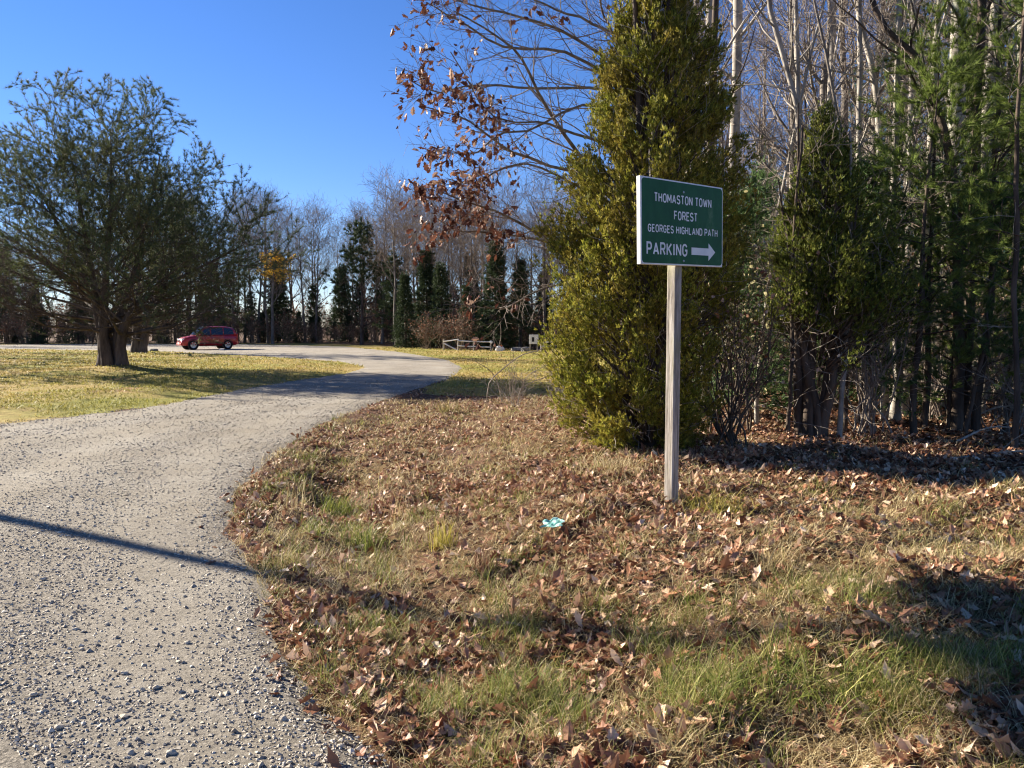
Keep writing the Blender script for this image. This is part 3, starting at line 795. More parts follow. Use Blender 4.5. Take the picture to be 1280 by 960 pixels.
# ------------------------------------------------------------------ rail fences, notice board, stones by the far edge of the lawn
m_w = bark_mat('pale_rail_wood', (206, 200, 188), (238, 234, 226), 6, (0.4, 1, 1), 0.3, 0.01)
m_p = bark_mat('grey_post_wood', (120, 112, 102), (176, 168, 156), 6, (1, 1, 0.4), 0.4, 0.01)
M['rail'] = m_w; M['fpost'] = m_p
def rail(parent, a, b, r=0.045):
    mb = MB(); a, b = np.array(a, float), np.array(b, float)
    P = np.array([resample([a, (a + b) / 2 + np.array([0, 0, -0.01]), b], 6)])
    mb.tubes(P, np.array([[r * .8, r, r * 1.05, r, r, r * .8]]), 6); mb.obj('rail', M['rail'], parent)
def fpost(parent, x, y, h, r=0.055):
    mb = MB(); z = z1(x, y); mb.tubes(np.array([[(x, y, z - .2), (x, y, z + h * .6), (x + .01, y, z + h)]]), np.array([[r, r, r * .9]]), 7)
    mb.add([(x + .01, y, z + h + 0.005)]); mb.obj('post', M['fpost'], parent); return z
def fence(label, posts, rails, hts):
    f = thing('rail_fence', label, 'fence', (0, 0, 0))
    for (x, y), h in zip(posts, hts): fpost(f, x, y, h)
    for a, b in rails: rail(f, a, b)
    return f
fp = [(-4.93, 55.4), (-3.85, 55.0), (-2.72, 54.6), (-1.5, 54.2)]
fz = [z1(*q_) for q_ in fp]
f1 = fence('pale split rail fence with a fallen rail on the far lawn edge', fp,
      [((-4.95, 55.33, fz[0] + .62), (-3.8, 54.93, fz[1] + .80)), ((-4.9, 55.3, fz[0] + .50), (-3.95, 54.8, fz[1] + .06)),
       ((-3.9, 54.93, fz[1] + .70), (-2.7, 54.53, fz[2] + .66)), ((-3.9, 54.93, fz[1] + .34), (-2.7, 54.53, fz[2] + .30)),
       ((-2.76, 54.53, fz[2] + .66), (-1.4, 54.12, fz[3] + .64)), ((-2.76, 54.53, fz[2] + .32), (-1.46, 54.12, fz[3] + .26))], [.78, .80, .78, .74])
mb = MB(); mb.lathe([(0, -.09), (0.09, -.08), (0.11, 0), (.09, .08), (0, .09)], (-1.46, 54.02, fz[3] + .62), 'y', 10); mb.obj('rail_end', M['sign_white'], f1)
fp = [(1.95, 51.6), (2.75, 51.5), (3.75, 51.4), (4.9, 51.3)]
fz = [z1(*q_) for q_ in fp]
fence('pale rail fence right of the small white notice board', fp, [((fp[i][0] - .03, fp[i][1] - .08, fz[i] + h), (fp[i + 1][0] + .03, fp[i + 1][1] - .08, fz[i + 1] + h)) for i in range(3) for h in (.34, .64)], [.7, .7, .74, .74])
nb = thing('notice_board', 'small white notice board on two thin posts by the far fence', 'notice board', (1.45, 51.2, z1(1.45, 51.2)))
for dx in (-.24, .24):
    mb = MB(); mb.box((dx, 0, 0.45), (0.07, 0.07, 1.1)); mb.obj('post', M['fpost'], nb)
mb = MB(); mb.box((0, -0.06, 0.85), (0.62, 0.04, 0.62)); bd = mb.obj('board', M['sign_white'], nb, bevel=0.01)
mb = MB(); mb.box((-0.05, -0.083, 0.84), (0.16, 0.01, 0.30)); mb.obj('poster', M['trim'], bd)
def boulder(label, x, y, sx, sy, sz, mat, seed):
    rg = np.random.default_rng(seed)
    u = np.linspace(0, math.pi, 7); v = np.linspace(0, 2 * math.pi, 11)[:-1]
    U, Vv = np.meshgrid(u, v, indexing='ij')
    P = np.stack([np.sin(U) * np.cos(Vv), np.sin(U) * np.sin(Vv), np.cos(U)], -1); P = np.sign(P) * np.abs(P) ** 0.7
    P = P * (1 + 0.09 * rg.normal(0, 1, U.shape + (1,))) * np.array([sx, sy, sz]); P[0] = P[0].mean(0); P[-1] = P[-1].mean(0)
    n, k = U.shape; idx = np.arange(n * k).reshape(n, k)
    q = np.stack([idx[:-1], idx[1:], np.roll(idx, -1, 1)[1:], np.roll(idx, -1, 1)[:-1]], -1).reshape(-1, 4)
    mb = MB(); mb.add(P.reshape(-1, 3), q); o = mb.obj('boulder', mat, None, bevel=0)
    o.location = (x, y, z1(x, y) + sz * .55); tag(o, label, 'boulder'); return o
M['pale_stone'] = bark_mat('pale_stone', (196, 192, 186), (228, 224, 218), 4, None, .5, .03)
M['grey_stone'] = bark_mat('grey_stone', (92, 90, 86), (140, 136, 130), 4, None, .6, .04)
boulder('pale white block of stone beside the end of the split rail fence', -0.85, 53.3, .30, .22, .24, M['pale_stone'], 1)
boulder('low dark grey boulder between white block and notice board', 0.35, 52.6, .42, .3, .2, M['grey_stone'], 2)
boulder('lower grey boulder just left of the notice board posts', 0.95, 52.2, .34, .3, .22, M['grey_stone'], 3)
boulder('small pale stone on the grass in front of the red car', -20.6, 54.5, .16, .14, .10, M['pale_stone'], 4)
boulder('dark low stone on the lawn left of the red car', -24.9, 53.4, .3, .2, .12, M['grey_stone'], 5)
boulder('pale flat slab in the brush at the far left of the lawn', -57.5, 84, .9, .5, .4, M['pale_stone'], 6)

# ------------------------------------------------------------------ utility pole out of frame on the left (its shadow crosses the drive)
ux, uy = -13.2, 11.23
up = thing('utility_pole', 'wooden utility pole out of frame left, shadow across the gravel, transformers added as shadow casters', 'utility pole', (ux, uy, z1(ux, uy)))
mb = MB(); mb.tubes(np.array([[(0, 0, -.3), (0, 0, 4), (0, 0, 9.0)]]), np.array([[.13, .085, .055]]), 12); mb.obj('shaft', M['bark_grey'], up)
mb = MB(); mb.box((0.2, -0.14, 8.7), (2.2, 0.1, 0.12)); ca = mb.obj('crossarm', M['fpost'], up)
for dx in (-.7, .2, 1.1):
    mb = MB(); mb.lathe([(.03, 8.76), (.06, 8.8), (.05, 8.85), (.06, 8.89), (.02, 8.94)], (dx, -.14, 0), 'z', 10); mb.obj('insulator', M['steel'], ca)
for k in (-0.5, 0.0, 0.5):  # unseen tanks added, spread square to the sun to cast a broad shadow
    mb = MB(); mb.lathe([(0, 7.7), (.24, 7.7), (.26, 7.75), (.26, 8.5), (.2, 8.6), (0, 8.62)], (0.482 * k + .32, 0.876 * k - .17, 0), 'z', 16); mb.obj('shadow_transformer', M['steel'], up)

# ------------------------------------------------------------------ grass, tufts and fallen leaves
def blades(cx, cy, cz, n_per, L, w, lean, rg, spread=0.05, segs=3):
    """tufts of curved blades; arrays per tuft"""
    T = len(cx); n = T * n_per
    rep_ = lambda a: np.repeat(np.broadcast_to(a, (T,)), n_per)
    az = rg.random(n) * 6.283; le = rep_(lean) * (0.3 + 0.9 * rg.random(n)); LL = rep_(L) * (0.45 + 0.75 * rg.random(n)); ww = rep_(w) * (0.7 + 0.6 * rg.random(n))
    sp = rep_(spread)
    bx = rep_(cx) + rg.normal(0, 1, n) * sp; by = rep_(cy) + rg.normal(0, 1, n) * sp
    az2 = az + rg.normal(0, 0.5, n)
    ts = np.linspace(0, 1, segs + 1)
    dx, dy = np.cos(az2), np.sin(az2)
    sx, sy = -np.sin(az), np.cos(az)
    bz = rep_(cz)
    pts = []
    for t in ts:
        ang = le * (0.35 + 0.9 * t)
        h = LL * t * np.cos(np.minimum(ang, 1.75)); o = LL * t * np.sin(np.minimum(ang, 1.75))
        pts.append(np.stack([bx + dx * o, by + dy * o, bz + h], 1))
    V = []
    for i, t in enumerate(ts[:-1]):
        wv = (ww * (1 - 0.55 * t) / 2)[:, None] * np.stack([sx, sy, np.zeros(n)], 1)
        V += [pts[i] - wv, pts[i] + wv]
    V.append(pts[-1])
    V = np.stack(V, 1); m = V.shape[1]
    base = np.arange(n)[:, None] * m
    q = np.concatenate([base + np.array([[2 * i, 2 * i + 1, 2 * i + 3, 2 * i + 2]]) for i in range(segs - 1)]) if segs > 1 else None
    t = base + np.array([[m - 3, m - 2, m - 1]])
    return V.reshape(-1, 3), q, t

rg = np.random.default_rng(21)
GREEN = [(-.3, 3.2, .3, .5), (.2, 2.8, .4, .6), (2.0, 2.6, .4, .6), (-2.2, 9.6, .5, .6), (-1.55, 6.3, .55, .95), (-.25, 4.35, .45, .7), (.45, 3.55, .5, .8), (1.35, 3.3, .55, .9), (-1.5, 7.6, .5, .8), (-0.9, 5.2, .5, .6), (1.9, 3.2, .4, .6), (-2.0, 8.6, .4, .7), (.9, 3.0, .4, .7)]
def green_w(x, y):
    s = 0
    for a, b, r0, k in GREEN: s = s + k * np.exp(-((x - a) ** 2 + (y - b) ** 2) / (r0 * r0))
    return s
x, y = polar_pts(26000, 2.2, 16, 0.80, rg, 0.9)
sd = sdist(ROAD, x, y); ls = sdist(LAWN, x, y)
w1 = wav(x * 1.3, y * 1.3, 1, 7)
gw = green_w(x, y)
edge = np.exp(-((sd + 0.35) / 0.35) ** 2)
forest = sm((x - 1.6) / 1.5) * sm((y - 6.2) / 1.2)
clump = wav(x * 2.2 + 7, y * 2.2, 3, 9)
dens = np.clip((0.26 + 0.30 * w1 + 0.62 * np.minimum(gw, 1) + 0.25 * edge) * np.clip(.15 + 2.2 * clump, 0, 1.6), 0.012, 1) * (1 - 0.9 * forest)
pinky = np.exp(-(((x + 0.3) / 1.6) ** 2 + ((y - 10.5) / 3.2) ** 2))
dens *= (1 - 0.6 * pinky)
ok = (sd < -0.03) & (x > -3.6) & (rg.random(len(x)) < dens)
x, y, gw, sd = x[ok], y[ok], gw[ok], sd[ok]
z = height(x, y)
isg = rg.random(len(x)) < np.clip(0.16 + 0.7 * gw + .25 * np.exp(-((sd + .35) / .3) ** 2), 0, 0.85)
for name, sel, mat, L, lean, lab in (('bank_grass', isg, M['grass_green'], 0.17, 0.85, 'green grass growing through the leaves on the bank'),
                                     ('dry_grass', ~isg, M['grass_mix'], 0.12, 1.1, 'dry straw coloured grass matted on the bank')):
    xx, yy, zz = x[sel], y[sel], z[sel]
    wd = np.maximum(0.0030, 0.00085 * yy)
    V, q, t = blades(xx, yy, zz - 0.01, 16, L * (0.6 + 0.6 * rg.random(len(xx))) * np.clip(1.2 - 0.03 * yy, .6, 1.2), wd, lean, rg, 0.03 + 0.004 * yy)
    o = link(name, mesh_np(name, V, q, t), mat); tag(o, lab, kind='stuff')
# dead flattened thatch
x, y = polar_pts(15000, 2.2, 17, 0.8, rg, 0.95)
sd = sdist(ROAD, x, y)
forest = sm((x - 1.6) / 1.5) * sm((y - 6.2) / 1.2)
ok = (sd < -0.02) & (x > -3.6) & (rg.random(len(x)) < 1 - 0.8 * forest)
x, y = x[ok], y[ok]
V, q, t = blades(x, y, height(x, y) + 0.004, 10, 0.13 + 0 * x, np.maximum(0.0026, 0.0008 * y), 1.75, rg, 0.05)
o = link('thatch', mesh_np('thatch', V, q, t), M['grass_straw']); tag(o, 'flattened dead straw stems over the bank', kind='stuff')

# lawn blades (left lawn and far strip)
x, y = polar_pts(90000, 11, 62, 0.72, rg, 1.15)
ls = sdist(LAWN, x, y); sd = sdist(ROAD, x, y)
ok = (ls > 0.05) & (sd < -0.02) & (wav(x, y, 1, 8) + rg.normal(0, .5, len(x)) > -0.5)
x, y = x[ok], y[ok]
V, q, t = blades(x, y, height(x, y), 3, np.where(x < -4, 0.06, .06) + 0.0008 * y, 0.0016 * y, 0.9, rg, 0.006 * y, 1)
o = link('lawn_grass', mesh_np('lawn_grass', V, None, t), M['lawn_grass']); tag(o, 'short straw green grass of the lawn', kind='stuff')

# leaf litter
def litter(n, d0, d1, size, rg, simple, p=1.0, lift=0.012):
    x, y = polar_pts(n, d0, d1, 0.85, rg, p)
    sd = sdist(ROAD, x, y)
    w1 = wav(x * 1.1 + 3, y * 1.1, 1, 7)
    forest = sm((x - 1.2) / 1.5) * sm((y - 5.6) / 1.2)
    dn = np.clip(0.62 + 0.5 * w1 + forest - 0.55 * np.minimum(green_w(x, y), 1), 0.14, 1)
    dn = np.where(sdist(LAWN, x, y) > 0, 0.08, dn)
    ok = (sd < -0.05 + np.where(rg.random(len(x)) < .12, .4 * rg.random(len(x)) ** 2, 0)) & (x > -3.8) & (rg.random(len(x)) < dn)
    x, y = x[ok], y[ok]; n = len(x)
    z = height(x, y) + lift * (0.3 + 1.6 * rg.random(n))
    a = rg.random(n) * 6.283; tilt_ = rg.normal(0, 0.36, (n, 3))
    Nn = nrm(np.array([0, 0, 1.0]) + tilt_); D = np.stack([np.cos(a), np.sin(a), rg.normal(0, .25, n)], 1)
    L = size * (0.55 + 0.8 * rg.random(n))
    V, q = lobed(np.stack([x, y, z], 1), D, Nn, L, rg.normal(0.1, 0.42, n), rg.normal(0.2, 0.55, n), rg, simple)
    return V, q
V1, q1 = litter(46000, 2.2, 7.5, 0.066, rg, False, 0.95, .018)
o = link('leaf_litter', mesh_np('leaf_litter', V1, q1), M['litter']); tag(o, 'dry brown leaves covering the near bank', kind='stuff')
V1, q1 = litter(120000, 6.3, 26, 0.052, rg, True, 1.0, 0.014)
o = link('far_leaf_litter', mesh_np('far_leaf_litter', V1, q1), M['litter']); tag(o, 'dry brown leaves on the farther bank and forest floor', kind='stuff')

# the large near leaves, one by one
lv = []
for k in range(9):
    V, q = lobed(np.zeros((1, 3)), np.array([[1.0, 0, 0.05]]), np.array([[0, 0, 1.0]]), 1.0, np.clip(rg.normal(0.12, .25, 1), -.25, .45), np.clip(rg.normal(.35, .4, 1), -.2, .9), rg)
    V[:, 0] -= 0.5
    me = mesh_np('fallen_leaf', V, q); me.materials.append([M['leaf_tan'], M['leaf_brown'], M['leaf_rust']][(0, 1, 0, 1, 2, 0, 1, 1, 2)[k]]); lv.append(me)
x, y = polar_pts(900, 2.3, 5.2, 0.74, rg, 1.0)
w1 = wav(x * 1.1 + 3, y * 1.1, 1, 7) + 0.6 * sm((x - .3) / 1.2)
ok = (sdist(ROAD, x, y) < -0.12) & (w1 + rg.normal(0, .3, len(x)) > -0.1)
x, y = x[ok][:270], y[ok][:270]; zz = height(x, y)
for i in range(len(x)):
    o = link('fallen_leaf', lv[i % 9], None, ground)
    s = 0.06 + 0.05 * rg.random() ** 1.5
    o.scale = (s, s * (.75 + .4 * rg.random()), s); o.location = (x[i], y[i], zz[i] + 0.016 + 0.022 * rg.random()); o.rotation_euler = (rg.normal(0, .2), rg.normal(0, .2), rg.random() * 6.28)

# separate tufts
def tuft(label, x, y, n, L, w, lean, spread, mat, seed, name='grass_tuft', cat='grass tuft'):
    rg = np.random.default_rng(seed)
    V, q, t = blades(np.zeros(1), np.zeros(1), np.zeros(1), n, np.full(1, L), np.full(1, w), np.full(1, lean), rg, spread)
    o = link(name, mesh_np(name, V, q, t), M[mat]); o.location = (x, y, z1(x, y) - 0.01); tag(o, label, cat); return o
tuft('upright yellow green grass tuft left of the teal wrapper', -0.50, 5.45, 110, .24, .0045, .45, .045, 'grass_yellow', 1)
tuft('pale straw bunch of fine grass near the bottom edge of the gravel', -0.30, 3.32, 320, .13, .0028, 1.0, .05, 'grass_straw', 2)
tuft('matted yellow grass at the foot of the sign post', 1.45, 5.42, 520, .22, .0042, 1.35, .13, 'grass_yellow', 3)
tuft('bright green broad bladed grass clump beside the shadowed hollow', -1.15, 5.9, 200, .24, .0065, .9, .11, 'grass_green', 4)
tuft('dark green sedge clump in the ditch along the gravel edge', -1.75, 7.5, 170, .28, .007, .8, .12, 'grass_green', 5)
tuft('dry pale grass tuft in front of the forest shade on the right', 1.45, 4.05, 170, .2, .0036, .8, .07, 'grass_straw', 6)
tuft('long pale arching grass clump at the bottom of the photo', .62, 2.72, 330, .24, .0034, 1.2, .09, 'grass_straw', 7)
tuft('green grass clump with long blades at lower right', 1.12, 3.02, 220, .26, .0048, 1.0, .12, 'grass_green', 8)
tuft('green and straw grass clump at the centre of the bank', .28, 4.1, 200, .16, .004, .9, .12, 'grass_mix', 9)
tuft('rusty orange dry grass bunch left of the wrapper', -.18, 4.75, 60, .2, .004, .35, .03, 'oak_leaf', 10)
tuft('straw tuft at the gravel edge where the pole shadow leaves it', -1.52, 5.05, 220, .16, .0038, 1.0, .055, 'grass_straw', 11)
tuft('thin upright dead stalks behind the green clump in the hollow', -0.98, 6.55, 40, .36, .004, .2, .07, 'grass_straw', 12, 'dead_stalks', 'dead stalks')
tuft('second group of pale dead stalks further left by the gravel', -1.95, 6.8, 30, .3, .004, .25, .07, 'grass_straw', 13, 'dead_stalks', 'dead stalks')
tuft('line of dark dry weeds on the low ridge at the bend', -1.25, 14.6, 120, .28, .012, .7, .18, 'grass_mix', 14, 'dry_weeds', 'weeds')
tuft('pale fine dry grass in front of the big evergreen shrub', .95, 6.75, 420, .22, .0048, 1.1, .2, 'grass_straw', 15)

# ------------------------------------------------------------------ trees
def line(p0, p1, n, wob, rg, bow=None):
    t = np.linspace(0, 1, n)[:, None]
    P = np.array(p0, float) * (1 - t) + np.array(p1, float) * t
    w = np.cumsum(rg.normal(0, wob, (n, 3)), 0); w -= t * w[-1]; w[:, 2] *= 0.2
    P = P + w
    if bow is not None: P = P + np.sin(t * math.pi) * np.array(bow)
    return P

def bare_tree(name, label, group, loc, h, r0, seed, lean=(0, 0), n1=14, n2=7, n3=5, bark='bark_grey', twig='twig_far', crown_at=0.35, spread=0.32, rtw=0.006, n4=0, k0=9, up=0.06, wob=.10, leaves=None):
    rg = np.random.default_rng(seed)
    root = thing(name, label, 'tree', loc, 0, group)
    P = line((0, 0, -0.2), (lean[0], lean[1], h), 14, 0.045 * h / 12, rg)[None]
    Rr = (r0 * (1 - 0.93 * np.linspace(0, 1, 14) ** 1.15))[None]; Rr[:, 0] *= 1.35
    mt = MB(); mt.tubes(P, Rr, k0)
    L1 = lambda t: h * spread * (1.15 - 0.75 * t)
    Q, RQ, t1, _ = grow(P, Rr, n1, crown_at, 0.98, L1, 0.75, 8, up, wob, 0.55, 9, rtw * 1.6, 0.25, 0, rg)
    mt.tubes(Q, RQ, 5)
    mt.obj('trunk', M[bark], root, True)
    mc = MB()
    Q2, R2, _, _ = grow(Q, RQ, n2, 0.2, 1.0, h * spread * 0.42, 0.7, 6, up * .7, wob, 0.6, 9, rtw, 0.3, 0, rg)
    mc.tubes(Q2, R2, 4)
    Q3, R3, _, _ = grow(Q2, R2, n3, 0.2, 1.0, h * spread * 0.20, 0.65, 4, up * .5, wob, 0.6, 9, rtw * .7, 0.4, 0, rg)
    mc.tubes(Q3, R3, 3)
    if n4:
        Q4, R4, _, _ = grow(Q3, R3, n4, 0.25, 1.0, h * spread * 0.10, 0.6, 3, 0.02, wob, 0.7, 9, rtw * .55, 0.5, 0, rg)
        mc.tubes(Q4, R4, 3)
    cr = mc.obj('crown', M[twig], root)
    if leaves:
        lf = leaves(Q2, Q3, rg)
        if lf is not None: lf.parent = root
    return root

def spruce(name, label, group, loc, h, wdt, seed, foliage='spruce', n1=70, L=0.32, w=0.045, K=6, dens=7, base=0.06, droop=-0.02, bark='bark_dark', r0=None, gap=0.0, spread=1.0):
    rg = np.random.default_rng(seed)
    root = thing(name, label, 'tree', loc, 0, group)
    r0 = r0 or h * 0.016
    P = line((0, 0, -0.2), (0, 0, h), 10, 0.02, rg)[None]; Rr = (r0 * (1 - 0.95 * np.linspace(0, 1, 10)))[None]
    mt = MB(); mt.tubes(P, Rr, 7)
    L1 = lambda t: wdt * np.clip(1.02 - t, 0.03, 1) ** 1.0 * (1 - gap * (np.sin(t * 40) > 0.3))
    Q, RQ, t1, _ = grow(P, Rr, n1, base, 0.985, L1, lambda t: 1.75 - 0.75 * t, 6, droop, 0.05, 0.35, 9, 0.008, 0.3, 0, rg, 0.35)
    mt.tubes(Q, RQ, 3)
    mt.obj('trunk', M[bark], root, True)
    Q2, R2, _, _ = grow(Q, RQ, 6, 0.25, 0.95, wdt * 0.28, 0.95, 3, -0.03, 0.08, 0.5, 9, 0.005, 0.4, 0.6, rg)
    p, d = along(Q, dens, 0.2, 1.0, rg); p2, d2 = along(Q2, max(2, dens // 3), 0.1, 1.0, rg)
    p = np.concatenate([p, p2]); d = np.concatenate([d, d2])
    V, t = needles(p, d, K, L, w, spread, rg)
    mc = MB(); mc.add(V, None, t); mc.obj('crown', M[foliage], root)
    return root

def fields(z): return z

# --- far line of the clearing: prototypes, then copies
BG = 'bare grey trees along the far edge of the clearing'
SG = 'dark spruces along the far edge of the clearing'
bare_p = [bare_tree('bare_tree', 'bare grey hardwood in the leafless line beyond the gravel lot', BG, (0, 0, 0), 14.5, .16, 100 + k, (.5 * (k - 1.5), .3), 15, 7, 5, rtw=0.013, spread=.30 + .03 * (k % 2), crown_at=.25 + .1 * (k % 3), k0=6, n4=3) for k in range(4)]
spr_p = [spruce('spruce_tree', 'dark spruce standing in the line beyond the gravel lot', SG, (0, 0, 0), 9.5, 2.0 + .35 * k, 120 + k, L=(.36, .34, .40)[k], w=.055, n1=(120, 90, 44)[k], K=(8, 8, 11)[k], dens=9, spread=.8, gap=(.1, .45, .3)[k], droop=(-.03, -.02, .03)[k], base=(.05, .1, .22)[k]) for k in range(3)]
rg = np.random.default_rng(77)
def zone(x, y):
    b = x / y
    if y > 52:
        for lim, t in ((-.66, 'beyond the left edge of the photo'), (-.50, 'left of the big lawn pine'), (-.42, 'behind the big lawn pine'), (-.345, 'straight behind the red car'),
                       (-.285, 'beside the yellow leaved tree'), (-.225, 'between the yellow leaved tree and the wide pine'), (-.165, 'behind the wide far pine'), (-.09, 'between the wide far pine and the split rail fence'),
                       (-.02, 'behind the split rail fence'), (.03, 'behind the notice board'), (.085, 'behind the rail fence right of the notice board')):
            if b < lim: return t
        return 'hidden behind the tall evergreen'
    for lim, t in ((.26, 'behind the tall evergreen'), (.345, 'between the two evergreens'), (.43, 'behind the small evergreen'), (.515, 'left of the thick lichened trunk'), (.60, 'behind the thick lichened trunk'), (.67, 'near the right edge of the photo')):
        if b < lim: return t + (', close to the front' if y < 18 else ', midway in' if y < 28 else ', far back')
    return 'beyond the right edge of the photo'
def place(protos, k, x, y, s, label=None, sz=None):
    if label is None: label = protos[0]['_base'] + ' ' + zone(x, y)
    pr = protos[k % len(protos)]
    sc_ = (s, s, s * (sz or 1))
    if not pr.get('_used'):
        pr['_used'] = True; pr.location = (x, y, z1(x, y)); pr.rotation_euler = (0, 0, rg.random() * 6.28); pr.scale = sc_
        if label: pr['label'] = label
        return pr
    r = dup(pr, (x, y, z1(x, y)), rg.random() * 6.28, label, sc_)
    for kk in ('_used', '_base'):
        if kk in r: del r[kk]
    return r
# bare trees, rows
for ps, t in ((bare_p, 'bare grey hardwood'), (spr_p, 'dark spruce')):
    ps[0]['_base'] = t
i = 0
for x in np.arange(-62, -6, 1.55):
    y = 84 + rg.normal(0, 4.0) + 0.12 * (x + 30)
    hs_ = 0.86 + .22 * rg.random() - (0.22 if x < -46 else 0)
    place(bare_p, i, x + rg.normal(0, .5), y, hs_); i += 1
for x in np.arange(-10, 22, 1.45):
    y = 66 + rg.normal(0, 4) + 0.10 * abs(x)
    place(bare_p, i, x + rg.normal(0, .5), y, .70 + .18 * rg.random()); i += 1
for x in np.arange(-2, 16, 1.7):
    place(bare_p, i, x + rg.normal(0, .5), 59 + rg.normal(0, 1.6), .66 + .2 * rg.random()); i += 1
# spruces, front row and between
j = 0
for x in np.arange(-60, -4, 4.2):
    y = 80.5 + rg.normal(0, 1.8) + 0.12 * (x + 30)
    s_ = (0.28 + .5 * rg.random() ** 1.7) * (0.8 if x < -44 else 1)
    place(spr_p, j, x + rg.normal(0, .6), y, s_); j += 1
for x in np.arange(-75, -4, 2.3):
    place(bare_p, i, x + rg.normal(0, .7), 93 + rg.normal(0, 4) + .12 * (x + 30), .95 + .15 * rg.random() - (.25 if x < -48 else 0)); i += 1
for x in np.arange(-70, -4, 2.6):
    place(spr_p, j, x + rg.normal(0, .7), 89 + rg.normal(0, 3) + .12 * (x + 30), .6 + .5 * rg.random()); j += 1
for x in np.arange(-72, -4, 1.7):
    place(spr_p, j, x + rg.normal(0, .5), 84 + rg.normal(0, 1.2) + .12 * (x + 30), .26 + .16 * rg.random(), None, .8); j += 1
for x in np.arange(-9, 20, 1.7):
    place(spr_p, j, x + rg.normal(0, .5), 64.5 + rg.normal(0, 1.0), .24 + .16 * rg.random(), None, .8); j += 1
for x in np.arange(-12, 24, 2.2):
    place(bare_p, i, x + rg.normal(0, .7), 76 + rg.normal(0, 3), .78 + .18 * rg.random()); i += 1
for x in np.arange(-10, 22, 3.2):
    place(spr_p, j, x + rg.normal(0, .7), 69 + rg.normal(0, 3), .45 + .5 * rg.random()); j += 1
for x in np.arange(-8, 16, 3.0):
    y = 60.5 + rg.normal(0, 1.5)
    place(spr_p, j, x + rg.normal(0, .5), y, .35 + .4 * rg.random()); j += 1
place(spr_p, 1, -30.2, 78.2, .98, 'tall narrow dark spruce just right of the red car').scale = (.8, .8, .85)
place(spr_p, 2, -27.0, 79.6, .55, 'tall dark spruce below and left of the yellow leaved tree')
place(spr_p, 0, -1.2, 57.3, .84, 'tall dark pointed spruce right behind the split rail fence')
place(spr_p, 1, -3.4, 58.0, .5, 'small round spruce behind the leaning fence rail')
place(spr_p, 2, .7, 57.2, .62, 'dense dark young spruce behind the low boulders')

# a wide pine in the far line
def pine_tree(name, label, group, loc, stems, h, seed, n1=14, blen=3.4, tufts=5, K=9, L=.13, w=.012, need_from=.32, mat='pine_needle', bark='bark_pine', dead=True, cat_h=None, rbase=.2, n2=6, n3=3, flatb=.3, upb=.05, spread=.9, t_low=.14, pang=1.5, env=None, spare=None, tip=.45):
    rg = np.random.default_rng(seed)
    root = thing(name, label, 'tree', loc, 0, group)
    mt = MB(); mc = MB(); mn = MB(); md = MB()
    allP, allR = [], []
    for st_ in stems:
        P = resample(st_, 12)[None]; P = P + np.cumsum(rg.normal(0, .03, P.shape), 1)
        Rr = (rbase * (1 - .93 * np.linspace(0, 1, 12)))[None]; Rr[:, 0] *= 1.35
        allP.append(P); allR.append(Rr)
    P = np.concatenate(allP); Rr = np.concatenate(allR)
    mt.tubes(P, Rr, 8)
    L1 = lambda t: blen * np.clip(1.28 - t, .12, 1) ** .8 * np.clip(.45 + 2.2 * t, 0, 1)
    Q, RQ, t1, par = grow(P, Rr, n1, t_low, .99, L1, lambda t: pang - .75 * t, 9, upb, .07, .42, .09, .016, .2, flatb, rg)
    def inside(A):
        """an uneven dome keeps the crown's outline; the long low limb to the right is left alone"""
        if env is None: return A
        c_, r_ = np.array(env[0]), np.array(env[1])
        dv = A - c_; e = np.linalg.norm(dv / r_, axis=-1, keepdims=True)
        f_ = np.where(e > 1, (1 + (e - 1) * .3) / np.maximum(e, 1e-6), 1)
        keep = (A[..., :1] > 2.4) & (A[..., 2:3] < 6.6)
        return np.where(keep, A, c_ + dv * f_)
    Q = inside(Q)
    mt.tubes(Q, RQ, 5)
    mt.obj('trunk', M[bark], root, True)
    Q2, R2, _, p2 = grow(Q, RQ, n2, .3, 1, lambda t: blen * .30, .8, 6, .05, .1, .55, 9, .009, .3, .3, rg)
    Q3, R3, _, p3 = grow(Q2, R2, n3, .25, 1, blen * .15, .7, 4, .06, .1, .6, 9, .006, .4, .2, rg)
    Q2, Q3 = inside(Q2), inside(Q3)
    mc.tubes(Q2, R2, 4); mc.tubes(Q3, R3, 3)
    mc.obj('branches', M[bark], root)
    lev2 = t1[p2]; lev3 = lev2[p3]
    # needles live on the outer shoots; the low inner limbs are bare
    live2 = lev2 + rg.normal(0, .06, len(lev2)) > need_from; live3 = lev3 + rg.normal(0, .06, len(lev3)) > need_from
    pa, da = along(Q2[live2], tufts, tip, 1, rg); pb, db = along(Q3[live3], tufts + 1, tip, 1.0, rg)
    pc, dc = along(P, 6, .88, 1, rg)
    p = np.concatenate([pa, pb, pc]); d = np.concatenate([da, db, dc]); d = nrm(d + np.array([0, 0, .35]))
    V, t = needles(p, d, K, L, w, spread, rg); mn.add(V, None, t); mn.obj('crown', M[mat], root)
    if dead:
        dq = Q2[~live2]
        if len(dq):
            Q4, R4, _, _ = grow(dq, R2[~live2], 7, .2, 1, blen * .13, .8, 4, 0, .15, .6, 9, .006, .5, 0, rg)
            Q5, R5, _, _ = grow(Q4, R4, 3, .2, 1, blen * .06, .8, 3, 0, .15, .6, 9, .005, .5, 0, rg)
            md.tubes(Q4, R4, 3); md.tubes(Q5, R5, 3); md.obj('dead_twigs', M[bark], root)
    return root

